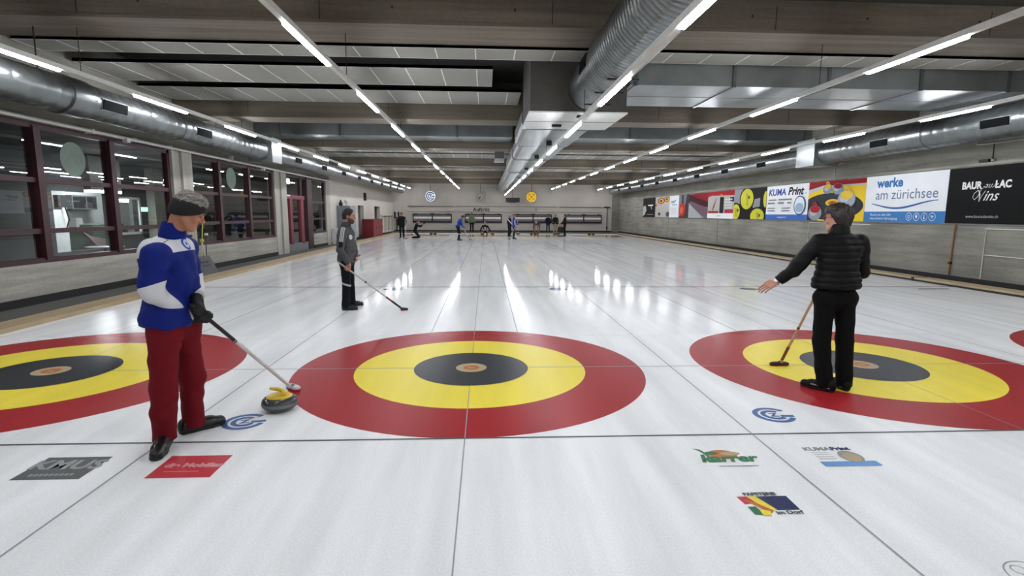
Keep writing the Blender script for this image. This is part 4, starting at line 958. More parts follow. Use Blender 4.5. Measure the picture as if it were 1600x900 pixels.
def mat2(name, base, overs, rough=.8, bump=(70, .25, .004), sheen=0.2):
    """fabric: base colour with regions where a stored attribute is positive"""
    m = mat(name, base, rough, spec=.2, noise=(45, .07, (1, 1, 1)), bump=bump, sheen=0); nt = m.node_tree; b = nt.nodes['Principled BSDF']
    cur = b.inputs['Base Color'].links[0].from_socket
    for at, col in overs:
        a = nt.nodes.new('ShaderNodeAttribute'); a.attribute_name = at
        r = nt.nodes.new('ShaderNodeMapRange'); r.inputs['From Min'].default_value = -.0008; r.inputs['From Max'].default_value = .0008
        nt.links.new(a.outputs['Fac'], r.inputs['Value'])
        x = nt.nodes.new('ShaderNodeMix'); x.data_type = 'RGBA'; nt.links.new(r.outputs[0], x.inputs['Factor']); nt.links.new(cur, x.inputs['A']); x.inputs['B'].default_value = lin(col)
        cur = x.outputs['Result']
    nt.links.new(cur, b.inputs['Base Color']); return m
def frame_of(fwd, tilt=0.0):
    """columns right, forward, up; tilt < 0 bows the head"""
    fw = unit(V(fwd[0], fwd[1], 0)); r = np.cross(fw, V(0, 0, 1)); c, s = math.cos(tilt), math.sin(tilt)
    f2 = fw*c+V(0, 0, 1)*s; u = np.cross(r, f2); return np.stack([r, f2, u], 1)
def head_prims(c, R, s=1.0):
    c = np.asarray(c, float); W = lambda x, y, z: c+R@(V(x, y, z)*s); E = lambda p, r: ellip(W(*p), np.array(r)*s, R); K = lambda a, b, r1, r2=None: cap(W(*a), W(*b), r1*s, (r2 or r1)*s)
    f = union([E((0, -.010, .028), (.074, .095, .095)), E((0, .024, -.045), (.056, .064, .070)), K((-.018, .066, -.098), (.018, .066, -.098), .020), K((-.052, .0, -.055), (-.022, .06, -.095), .022, .02), K((.052, .0, -.055), (.022, .06, -.095), .022, .02)], .03*s)
    f = union([f, K((-.036, .076, .024), (.036, .076, .024), .013), E((-.042, .062, -.03), (.022, .02, .022)), E((.042, .062, -.03), (.022, .02, .022))], .018*s)
    f = minus(f, hard([E((-.032, .098, .002), (.017, .014, .011)), E((.032, .098, .002), (.017, .014, .011))]), .012*s)
    f = union([f, K((0, .088, .010), (0, .106, -.026), .008, .012), E((-.012, .092, -.031), (.009, .011, .008)), E((.012, .092, -.031), (.009, .011, .008))], .010*s)
    f = union([f, K((-.018, .080, -.060), (.018, .080, -.060), .0075), K((-.015, .079, -.072), (.015, .079, -.072), .008)], .006*s)
    f = union([f, E((-.032, .074, .001), (.013, .012, .012)), E((.032, .074, .001), (.013, .012, .012))], .003*s)
    ears = [E((q*.076, -.012, -.005), (.011, .024, .033)) for q in (-1, 1)]
    return union([f]+ears, .008*s), W
def hand_prims(w, d, t, n, curl, thumb=(.45, .75, .35), fat=0.0, spread=.06, s=1.0):
    """w wrist, d towards the fingers, t towards the thumb, n out of the palm; curl = per finger (a, b, c) degrees"""
    w, d, t, n = np.asarray(w, float), unit(d), unit(t), unit(n); pal = []; fin = []
    ks = []
    for i in range(4):
        b = w+(d*.010+t*(.015-.011*i))*s; k = w+(d*(.090-(.0, -.004, .001, .010)[i])+t*(.031-.0205*i)+n*(-.002))*s
        pal.append(cap(b, k, (.0135+fat)*s, (.0115+fat)*s)); ks.append(k)
    pal.append(cap(w+(d*.02+t*.012)*s, w+(d*.06+t*.02)*s, (.017+fat)*s)); pal.append(cap(w+(d*.02-t*.016)*s, w+(d*.07-t*.024)*s, (.014+fat)*s))
    for i, L in enumerate(((.042, .026, .021), (.047, .029, .022), (.043, .027, .021), (.034, .021, .018))):
        p = ks[i]; a = 0.0; c = curl[i] if hasattr(curl[0], '__len__') else curl
        for j in range(3):
            a += math.radians(c[j]); dr = unit(d*math.cos(a)+n*math.sin(a)+t*spread*(1.5-i)*(1 if j == 0 else .6)); q = p+dr*L[j]*s
            fin.append(cap(p, q, (.0094-.0008*j+fat-(.001 if i == 3 else 0))*s, (.0088-.0008*j+fat-(.001 if i == 3 else 0))*s)); p = q
    p = w+(d*.022+t*.018+n*.006)*s; q = p+unit(d*.55+t*.75+n*.3)*.042*s; pal.append(cap(p, q, (.015+fat)*s, (.0115+fat)*s))
    dr = unit(d*thumb[0]+t*thumb[1]+n*thumb[2]); r = q+dr*.034*s; e = r+unit(dr+d*.3+n*.3)*.026*s
    th = [cap(q, r, (.0105+fat)*s, (.0095+fat)*s), cap(r, e, (.0095+fat)*s, (.0078+fat)*s)]
    f = union(pal, .010*s); f = union([f]+[union(fin[3*i:3*i+3], .003*s) for i in range(4)]+[union(th, .004*s)], .0045*s)
    return f, w, w+d*.21*s
def grip(p, u, frm, side, fat=0.0, curl=(62, 78, 50), s=1.0):
    """hand closed round a shaft through p with direction u; side = +1/-1 picks which way the palm faces"""
    p, u = np.asarray(p, float), unit(u); v = p-np.asarray(frm, float); d = unit(v-u*(v@u)); n = unit(np.cross(u, d))*side
    w = p-d*.082*s-n*(.024+fat)*s
    f, a, b = hand_prims(w, d, u, n, curl, thumb=(.75, .1, .8), fat=fat, spread=.0, s=s); return f, w, d
def bend_hand_box(w, d, r=.13): c = np.asarray(w)+unit(d)*.08; return c-r, c+r

def figure(J, o):
    """all clothing and skin of one figure. J: joints in world space, o: options"""
    h = o.get('h', .011); hs = o.get('hs', 1.0); root = empty('person', (float(J['root'][0]), float(J['root'][1]), 0))
    tag(root, o['label'], 'person'); sh = unit(J['shR']-J['shL']); up = unit(J['neck']-J['pelv']); fwd = unit(np.cross(up, sh))
    t = o.get('bulk', 1.0)
    # ---- jacket
    ch = (J['shR']+J['shL'])/2; belly = J['pelv']*.5+ch*.5; fl = o.get('flat', 1.42)
    w_ = np.linalg.norm(J['shR']-J['shL'])
    hipw = o.get('hem_r', .165)*t; hl_ = J['pelv']+up*o.get('hem', -.02)
    tor = union([cap(hl_+sh*o.get('hem_w', .055)-up*.03, hl_-sh*o.get('hem_w', .055)-up*.03, hipw*.93, None, fwd, fl), cap(J['pelv']+up*o.get('hem', -.02), belly, hipw, .165*t, fwd, fl), cap(belly, ch-up*.08, .165*t, .172*t, fwd, fl), cap(J['shR']*.86+J['shL']*.14-up*.025, J['shL']*.86+J['shR']*.14-up*.025, .082*t, None), cap(ch-up*.01, J['neck']-up*.01, .085*t, .066*t)]+([cap(belly+fwd*.04, belly+fwd*.05-up*.06, o['belly'])] if 'belly' in o else [])+([cap(ch-fwd*.075-up*.03+sh*.05, ch-fwd*.075-up*.03-sh*.05, o['hunch'])] if 'hunch' in o else []), .06)
    A_ = o.get('arm', (.066, .056, .055, .043))
    def arm(s): return union([cap(J['sh'+s], J['el'+s], A_[0]*t, A_[1]*t), cap(J['el'+s], J['wr'+s], A_[2]*t, A_[3]*t)], .02)
    arms = {s: arm(s) for s in 'RL'}
    neckc = plane(J['neck']+up*.028, up)
    hemp = plane(J['pelv']+up*o.get('hem', -.02)-up*.06, -up)
    torso = inter(tor, hemp) if o.get('cut', True) else tor
    jac = union([torso]+[arms[s] for s in 'RL'], .028)
    for s in 'RL': jac = inter(jac, lambda P, s=s: np.where(arms[s](P) < .01, (P-J['wr'+s])@unit(J['wr'+s]-J['el'+s])-.005, -1) if True else 0)
    jac = inter(jac, neckc)
    if o.get('quilt'):
        base_j = jac; q0 = o['quilt']
        def jac(P, base_j=base_j):
            z = (P-J['pelv'])@up; dt = tor(P); da = np.minimum(arms['R'](P), arms['L'](P)); m = np.clip((da-dt)*25+.6, 0, 1)
            return base_j(P)-m*.013*np.abs(np.sin(math.pi*z/q0))**.6+.006*m
    jac = wrinkle(jac, o.get('wr', .0035), 1.0, o.get('seed', 1))
    pts = [J['shR'], J['shL'], J['elR'], J['elL'], J['wrR'], J['wrL'], J['pelv'], J['neck']]; lo, hi = box_of(pts, .23)
    attrs = {}
    if 'pattern' in o: attrs = o['pattern'](J, tor, arms, up, fwd)
    skin(o.get('top_name', 'jacket'), [(jac, lo, hi, h)], o['top'], root, attrs)
    if o.get('collar'):
        a, b = J['neck']-up*.015, J['neck']+up*o.get('collar_h', .045)+fwd*.01; cl = minus(cap(a, b, .084, .074), cap(a-up*.1, b+up*.1, .066, .060), .006); cl = inter(cl, plane(b+up*.012, up))
        skin('collar', [(cl, *box_of([a, b], .12), min(h, .009))], o['collar'], root)
    # ---- trousers
    ra, rk, rc = o.get('leg', (.092, .068, .060)); legs = []
    for s in 'RL':
        an = J['an'+s]; an2 = an+V(0, 0, -.035); legs.append(union([cap(J['hip'+s], J['kn'+s], ra, rk), cap(J['kn'+s], an2, rk, rc)], .02))
    pel = cap(J['hipR'], J['hipL'], o.get('seat', .112), None, fwd, 1.08); tr = union(legs+[union([pel, cap(J['pelv']-up*.02, J['pelv']+up*.06, .14, .145, fwd, 1.3)], .05)], .03)
    if o.get('split', True): tr = union([union([pel, cap(J['pelv']-up*.02, J['pelv']+up*.06, .14, .145, fwd, 1.3)], .05), hard(legs)], .022)
    tr = wrinkle(tr, o.get('wr', .0035)*.85, .62, o.get('seed', 1)+5); tr = inter(tr, lambda P: .045-P[:, 2]) if not o.get('kneel') else tr
    tr = inter(tr, plane(J['pelv']+up*.045, up))
    lo, hi = box_of([J['hipR'], J['hipL'], J['knR'], J['knL'], J['anR'], J['anL'], J['pelv']+up*.08], .16)
    at2 = o['leg_pattern'](J) if 'leg_pattern' in o else {}
    skin('trousers', [(tr, lo, hi, h)], o['bottom'], root, at2)
    # ---- shoes
    for s in 'RL':
        hl, to = J['heel'+s], J['toe'+s]; sk_ = o.get('shoe_k', 1.0); dr = unit(to-hl); up_s = o.get('shoe_up', {}).get(s, V(0, 0, 1)); sd = unit(np.cross(dr, up_s))
        a = hl+dr*.038+up_s*.038; b = hl+(to-hl)*.66+up_s*.034; c = to-dr*.036+up_s*.030
        f = union([cap(a, b, .040*sk_, .043*sk_), cap(b, c, .043*sk_, .037*sk_), cap(a+up_s*.02, J['an'+s]+up_s*.0, .042*sk_, .044*sk_), cap(a+up_s*.04, b+up_s*.012, .036*sk_, .036*sk_)], .02)
        f = inter(f, plane(hl+up_s*.004, -up_s)); lo, hi = box_of([a, b, c, J['an'+s]], .075)
        so = o.get('shoe_attr'); sh_o = skin('shoe', [(f, lo, hi, min(h, .008) if h < .014 else h)], o['shoe'], root, so(J, s, hl, dr, up_s) if so else {})
        if h < .014:
            g = inter(union([cap(a, b, .044*sk_, .047*sk_), cap(b, c, .047*sk_, .041*sk_)], .02), plane(hl+up_s*.020, up_s), plane(hl-up_s*.0, -up_s)); sl = skin('sole', [(g, lo, hi, .008)], o.get('sole', M_dark), root)
    # ---- skin: head, neck, hands and the body under the clothes in one mesh
    hd, W = head_prims(J['head'], J['R'], hs); Rm = J['R']
    nk = cap(J['head']+Rm@V(0, -.030, -.07)*hs, J['neck']-up*.05, .054*hs, .062*hs)
    sk = union([hd, nk], .02*hs); fineh = o.get('hh', .0055); parts = []
    lo, hi = box_of([J['head'], J['neck']-up*.05], .15); parts.append((sk, lo, hi, fineh))
    inner = union([cap(J['pelv'], ch-up*.05, .12, .13, fwd, 1.4), cap(J['shR'], J['shL'], .05), cap(ch, J['neck'], .06)]+[cap(J['sh'+s], J['el'+s], .043, .038) for s in 'RL']+[cap(J['el'+s], J['wr'+s], .038, .027) for s in 'RL']+[cap(J['hip'+s], J['kn'+s], .065, .045) for s in 'RL']+[cap(J['kn'+s], J['an'+s], .042, .032) for s in 'RL'], .02)
    lo, hi = box_of([J[k] for k in ('shR', 'shL', 'elR', 'elL', 'wrR', 'wrL', 'pelv', 'neck', 'anR', 'anL', 'knR', 'knL')], .14); parts.append((inner, lo, hi, .028))
    gl = []
    for s in 'RL':
        H = J.get('hand'+s)
        if H is None: continue
        f, w, d = H; f = union([f, cap(J['el'+s]*.25+w*.75, w+unit(d)*.01, .029, .026)], .012) if s not in o.get('gloved', '') else union([f, cap(J['el'+s]*.22+w*.78, w+unit(d)*.02, .040, .037)], .015)
        lo, hi = bend_hand_box(w, d)
        if s in o.get('gloved', ''): gl.append((f, lo, hi, .005))
        else: parts.append((f, lo, hi, o.get('hf', .005)))
    skin('body', parts, o['skin'], root, {'lips': lambda P: .010-np.abs((P-W(0, .083, -.066))@Rm[:, 2])/hs*1.0-np.where(np.abs((P-W(0, 0, 0))@Rm[:, 0]) < .020*hs, 0, 1)-np.where((P-W(0, 0, 0))@Rm[:, 1] > .074*hs, 0, 1)} if fineh < .008 else {})
    for g in gl: skin('glove', [g], o['glove'], root)
    # ---- eyes
    if fineh < .008:
        for q in (-1, 1):
            skin('eye', [(ellip(W(q*.032, .083, .001), V(.008, .006, .0065)*hs, Rm), *box_of([W(q*.032, .083, .001)], .02), .003)], M_eye, root)
            b = union([cap(W(q*.018, .090, .022), W(q*.034, .090, .027), .0045*hs), cap(W(q*.034, .090, .027), W(q*.05, .078, .022), .0045*hs, .003*hs)], .004); skin('eyebrow', [(b, *box_of([W(q*.018, .09, .022), W(q*.05, .078, .022)], .02), .004)], o['brow'], root)
    # ---- hair
    if o.get('hair'):
        hr = o['hair_fn'](W, Rm, hs) if 'hair_fn' in o else inter(union([grow(ellip(W(0, -.010, .028), V(.074, .095, .095)*hs, Rm), .012*hs), cap(W(0, -.06, -.02), W(0, -.05, -.055), .052*hs)], .02), lambda P: np.minimum((P-W(0, .045, .05))@unit(Rm@V(0, .9, -.45)), 1), lambda P: np.maximum(-((P-W(0, 0, -.06))@Rm[:, 2]), -1))
        hr = wrinkle(hr, .0016, 3.0, 4) if fineh < .008 else hr; lo, hi = box_of([W(0, 0, 0)], .19); skin('hair', [(hr, lo, hi, o.get('hairh', fineh))], o['hair'], root)
    for nm, fn, m_, hh in o.get('extra', []): 
        f, lo, hi = fn(J, W, Rm, hs, up, fwd, jac); skin(nm, [(f, lo, hi, hh)], m_, root)
    return root, W
M_eye = mat('eye_dark', '#241c1a', .25); M_skin1 = mat2('skin_tan', '#a8735c', [('lips', '#8a4f44')], .5, (120, .15, .002)); M_skin2 = mat2('skin_light', '#b07f68', [('lips', '#95594c')], .5, (120, .15, .002)); M_skin3 = mat2('skin_pale', '#c08d7a', [('lips', '#a2655a')], .5, (120, .15, .002))
M_shoe = mat('shoe_black', '#0e0e0f', .35); M_blackcloth = mat('cloth_black', '#0d0d0f', .85, bump=(60, .3, .004)); M_glove = mat('glove_black', '#0a0a0b', .75, bump=(90, .3, .003))
def broom(p_head, p_top, label, shaft, pieces, head, hv=None, hl=.20, hw=.065):
    """sweeping broom: shaft with coloured lengths, swivel and head lying on the ice"""
    a, b = Vector(p_head), Vector(p_top); t = empty('broom', (a.x, a.y, 0)); tag(t, label, 'broom'); o = Vector((a.x, a.y, 0)); d = (b-a)
    B(shaft).tube([a+d*.02-o, b-o], .0135, 14).build('shaft', t)
    for nm, k0, k1, m, r in pieces: B(m).tube([a+d*k0-o, a+d*k1-o], r, 14).build(nm, t)
    u = Vector(hv or (1, 0, 0)).normalized(); w_ = Vector((-u.y, u.x, 0)); m = B(head[0]); n = 20
    ring = lambda k, z: [tuple(Vector((0, 0, z))+u*(hl/2*k*math.copysign(abs(math.cos(q))**.6, math.cos(q)))+w_*(hw/2*k*math.copysign(abs(math.sin(q))**.8, math.sin(q)))) for q in [2*math.pi*i/n for i in range(n)]]
    R0 = ring(1, .016); R1 = ring(1, .030); R2 = ring(.8, .040); fs = [(i, (i+1) % n, n+(i+1) % n, n+i) for i in range(n)]+[(n+i, n+(i+1) % n, 2*n+(i+1) % n, 2*n+i) for i in range(n)]+[tuple(range(2*n, 3*n)), tuple(range(n-1, -1, -1))]
    m.add(R0+R1+R2, fs); m.build('broom_head', t); m = B(head[1]); m.add(ring(.96, 0)+ring(.98, .016), [(i, (i+1) % n, n+(i+1) % n, n+i) for i in range(n)]+[tuple(range(n-1, -1, -1))]); m.build('head_pad', t)
    m = B(head[2]); m.tube([Vector((0, 0, .036)), a+d*.035-o], .019, 12); m.build('swivel', t); return t

# ---------------------------------------------------------------- man in the blue and white jacket
def man_blue():
    u = unit(V(-1.655, -.66, .04)-V(-1.848, -1.80, .945)); hp = V(-1.846, -1.79, .94)
    J = dict(root=V(-2.06, -1.78, 0), pelv=V(-2.07, -1.78, .95), neck=V(-2.01, -1.78, 1.50), head=V(-1.895, -1.772, 1.652), R=frame_of((.93, .36), -.50),
             shR=V(-2.015, -1.97, 1.365), shL=V(-2.05, -1.59, 1.40), elR=V(-2.05, -2.01, 1.135), elL=V(-2.04, -1.53, 1.14), hipR=V(-2.06, -1.87, .86), hipL=V(-2.03, -1.685, .86),
             knR=V(-2.095, -1.885, .445), knL=V(-2.035, -1.635, .42), anR=V(-2.125, -1.87, .09), anL=V(-2.06, -1.625, .09), heelR=V(-2.14, -1.82, 0), toeR=V(-2.045, -2.125, 0), heelL=V(-2.125, -1.69, 0), toeL=V(-1.90, -1.47, 0))
    f, w, dr = grip(hp+u*.035, u, J['elR'], -1, fat=.0035); J['handR'] = (f, w, dr); J['wrR'] = w-unit(w-J['elR'])*.035
    f, w, dr = grip(hp-u*.065, u, J['elL'], 1, fat=.0035); J['handL'] = (f, w, dr); J['wrL'] = w-unit(w-J['elL'])*.035
    def pattern(J, tor, arms, up, fwd):
        def white(P):
            da = np.minimum(arms['R'](P), arms['L'](P)); g = tor(P)-da-.008
            nn = unit(V(.05, .02, -.2)); s = np.where(arms['R'](P) < arms['L'](P), (P-J['elR'])@nn, (P-J['elL'])@nn)+.035
            z = P[:, 2]-1.335-.25*np.clip(P[:, 0]+2.1, 0, 1)
            return np.maximum(np.minimum(z, -g), np.minimum(s, g))
        def emblem(P):
            q = np.linalg.norm(P-V(-1.885, -1.79, 1.445), axis=1); return np.maximum(.007-np.abs(q-.052), .005-np.abs(q-.03))
        def ink(P):
            best = -np.ones(len(P))
            for a, b in ((V(-2.11, -1.90, 1.445), V(-2.075, -1.80, 1.50)), (V(-2.01, -1.92, 1.43), V(-1.99, -1.83, 1.485))):
                ab = b-a; L = np.linalg.norm(ab); dd = ab/L; s = (P-a)@dd; r = np.linalg.norm(P-a-s[:, None]*dd, axis=1)
                m = np.minimum(.010-np.abs(r-.0), np.minimum(s, L-s)); m = np.minimum(m, .006*np.sin(s*330)); best = np.maximum(best, m)
            return best
        return {'white_part': white, 'emblem': emblem, 'ink': ink}
    band_lo = lambda y: -.036+.5*y+2.4*y*y
    band_hi = lambda y: .066+.18*y
    def shell(W, Rm, hs, g): return union([grow(ellip(W(0, -.010, .028), V(.074, .095, .095)*hs, Rm), g), cap(W(0, -.052, -.02), W(0, -.045, -.045), .05*hs+g)]+[ellip(W(q*.074, -.012, -.004), V(.020, .036, .046)*hs, Rm) for q in (-1, 1)], .03)
    def loc(W, Rm, P): q = (P-W(0, 0, 0))@Rm; return q
    def bandf(J, W, Rm, hs, up, fwd, jac):
        s = shell(W, Rm, hs, .012)
        def f(P): q = loc(W, Rm, P); return np.maximum(s(P), np.maximum(band_lo(q[:, 1])-q[:, 2], q[:, 2]-band_hi(q[:, 1])))
        return (f, *box_of([W(0, 0, 0)], .16))
    def hair(W, Rm, hs):
        s = union([shell(W, Rm, hs, .009), ellip(W(0, .030, .090), V(.056, .058, .044), Rm), ellip(W(.0, -.03, .100), V(.058, .060, .036), Rm)], .015)
        def f(P): q = loc(W, Rm, P); return np.maximum(s(P)+.0025*np.sin(q[:, 0]*300+q[:, 1]*90), band_hi(q[:, 1])-.012-q[:, 2])
        return f
    M_blue = mat2('jacket_blue', '#091d6c', [('white_part', '#cfcfd2'), ('emblem', '#2f58b4'), ('ink', '#3a3a42')], .7)
    root, W = figure(J, dict(label='person in blue and white jacket, black headband and red trousers, left foreground', h=.008, bulk=1.0, flat=1.10, hem_r=.172, hem_w=.075, belly=.10, hunch=.098, arm=(.088, .074, .068, .050), hem=-.02, top=M_blue, collar=mat2('collar_blue', '#091d6c', []), collar_h=.065,
        bottom=mat2('trousers_red', '#680a16', [], .8), leg=(.102, .084, .076), seat=.118, wr=.0075, shoe=M_shoe, skin=M_skin1, brow=mat('brow_grey', '#6a625c', .8), hair=mat('hair_grey', '#75706b', .6, noise=(75, .7, (.22, 1, 1)), bump=(160, .6, .004)), hair_fn=hair, gloved='RL', glove=M_glove, pattern=pattern,
        extra=[('headband', bandf, M_blackcloth, .005)], seed=3, shoe_k=1.13))
    return hp, u
hp1, u1 = man_blue()
M_wshaft = mat('shaft_white', '#d6d4d4', .35); M_ink = mat('shaft_print', '#1c1a1d', .4); M_grip = mat('shaft_grip', '#141416', .6); M_padr = mat('pad_red', '#8c1c24', .7)
hd = V(-1.655, -.66, .0); tp = hp1-u1*.115; Ls = np.linalg.norm(tp-hd)
b1 = broom(hd, tp, 'broom with white printed shaft and white head, held by the man in blue', M_wshaft,
      [('grip', .66, 1.004, M_grip, .0145), ('band', .645, .655, M_ink, .0142)], (M_white, M_padr, M_grey), hv=(.55, -.45, 0), hl=.19, hw=.075)
# printed letters along the shaft, wrapped on its upper side
m = MB(); a = Vector(hd); b = Vector(tp); dd = (b-a); du = dd.normalized(); side = du.cross(Vector((0, 0, 1))).normalized(); nn = side.cross(du).normalized(); nn = (nn*.75+(CAM-a).normalized()*.6); nn = (nn-du*nn.dot(du)).normalized(); side = nn.cross(du).normalized()
f = Flat(m, a+dd*.33-Vector((a.x, a.y, 0))+nn*.0142, -du, nn.cross(-du).normalized(), .0004)
for k, l in ((-.36, .10), (-.23, .035), (-.16, .09), (-.03, .06), (.05, .10), (.19, .03), (.26, .05), (.34, .025)):
    f.rect(M_ink, k, -.007, k+l*.4, .008); f.rect(M_ink, k+l*.5, -.004, k+l, .006)
m.build('lettering', b1)

# ---------------------------------------------------------------- man in the grey jacket
def man_grey():
    hd = V(-1.235, 3.47, .0); hp = V(-2.160, 3.375, .735); u = unit(hd-hp)
    J = dict(root=V(-2.2, 3.6, 0), pelv=V(-2.20, 3.56, .88), neck=V(-2.19, 3.55, 1.435), head=V(-2.135, 3.55, 1.590), R=frame_of((.985, .17), -.10),
             shR=V(-2.20, 3.38, 1.345), shL=V(-2.20, 3.73, 1.345), elR=V(-2.235, 3.30, 1.04), elL=V(-2.13, 3.79, 1.06), wrL=V(-2.05, 3.62, .915), hipR=V(-2.205, 3.47, .84), hipL=V(-2.19, 3.65, .84),
             knR=V(-2.195, 3.47, .44), knL=V(-2.20, 3.74, .43), anR=V(-2.23, 3.49, .09), anL=V(-2.215, 3.90, .09), heelR=V(-2.285, 3.465, 0), toeR=V(-2.03, 3.53, 0), heelL=V(-2.28, 3.885, 0), toeL=V(-2.045, 3.99, 0))
    f, w, dr = grip(hp, u, J['elR'], -1); J['handR'] = (f, w, dr); J['wrR'] = w-unit(w-J['elR'])*.02
    f, w, dr = hand_prims(J['wrL'], V(.35, -.75, -.5), V(.5, .2, .5), V(-.6, -.2, -.2), (35, 50, 30)); J['handL'] = (f, V(*J['wrL']), unit(V(.35, -.75, -.5)))
    def pattern(J, tor, arms, up, fwd):
        ax = unit(J['elR']-J['shR'])
        def stripes(P):
            q = P-J['shR']; s = q@ax; r = -(q-s[:, None]*ax)@unit(fwd)+.012; st = np.maximum.reduce([.0062-np.abs(r-k) for k in (-.024, 0, .024)])
            return np.minimum(np.minimum(st, s+.09), np.minimum(.19-s, -.02-(P[:, 1]-3.40)))
        def patch(P):
            q = P-J['shR']; s = q@ax; r = -(q-s[:, None]*ax)@unit(fwd)+.012; return np.minimum(np.minimum(.03-np.abs(r), .045-np.abs(s-.24)), -.02-(P[:, 1]-3.36))
        def crest(P): return .030-np.linalg.norm((P-V(-2.085, 3.40, 1.245))*V(1, .35, .62), axis=1)
        return {'stripes': stripes, 'patch': patch, 'crest': crest}
    def beard(J, W, Rm, hs, up, fwd, jac):
        hd_, _ = head_prims(J['head'], Rm, hs); g = grow(hd_, .0025)
        def f(P): q = (P-W(0, 0, 0))@Rm; return np.maximum.reduce([g(P), q[:, 2]+.048+.35*(q[:, 1]-.08), -.01-q[:, 1], .0085-np.abs(q[:, 2]+.066)-1.0*(np.abs(q[:, 0]) > .02)-1.0*(q[:, 1] < .07)])
        return (f, *box_of([W(0, .03, -.07)], .1))
    figure(J, dict(label='person in dark grey jacket with three white shoulder stripes, standing in profile', h=.010, bulk=.95, flat=1.12, hem_r=.165, arm=(.075, .062, .060, .046), belly=.10, hem=.0, top=mat2('jacket_grey', '#4b4c4e', [('stripes', '#c9c9c9'), ('patch', '#151517'), ('crest', '#cfcfcf')], .75), collar=mat2('collar_grey', '#464749', []), collar_h=.05,
        bottom=mat2('trousers_navy', '#0b0d14', [('knee_band', '#b9b9bb')], .8), leg=(.092, .07, .064), seat=.112, shoe=M_shoe, skin=M_skin2, brow=mat('brow_dark', '#241a16', .8), hair=mat('hair_dark', '#1b1512', .6, noise=(60, .35, (1, 4, 1))), pattern=pattern, hf=.005,
        leg_pattern=lambda J: {'knee_band': lambda P: np.minimum(.016-np.abs(P[:, 2]-.455+.35*(P[:, 0]+2.2)), -(P[:, 1]-3.55))}, extra=[('beard', beard, mat('beard_dark', '#503a2c', .8), .005)], seed=8, hs=.97))  # leg attribute is a white cloth band at knee height
    t = empty('stopwatch', (-2.02, 3.545, .885)); tag(t, 'small white stopwatch held in the left hand of the man in grey', 'stopwatch')
    B(M_white).lathe([(0, -.012), (.026, -.012), (.03, 0), (.026, .012), (0, .012)], n=20).build('case', t); B(M_bar).tube([(.03, 0, 0), (.042, 0, 0)], .006, 8).build('button', t)
    return hp, u, hd
hp2, u2, hd2 = man_grey()
M_redb = mat('shaft_red', '#a01f2a', .4); M_sil = mat('shaft_silver', '#b9b6b0', .4)
broom(hd2, hp2-u2*.17, 'broom with pale shaft and dark red lower end, held by the man in grey', M_sil, [('lower_sleeve', .03, .28, M_grip, .0165), ('band', .20, .27, M_redb, .0168), ('band', .58, .60, M_grip, .017)], (M_grip, M_padr, M_grip), hv=(.9, .4, 0), hl=.13, hw=.075)

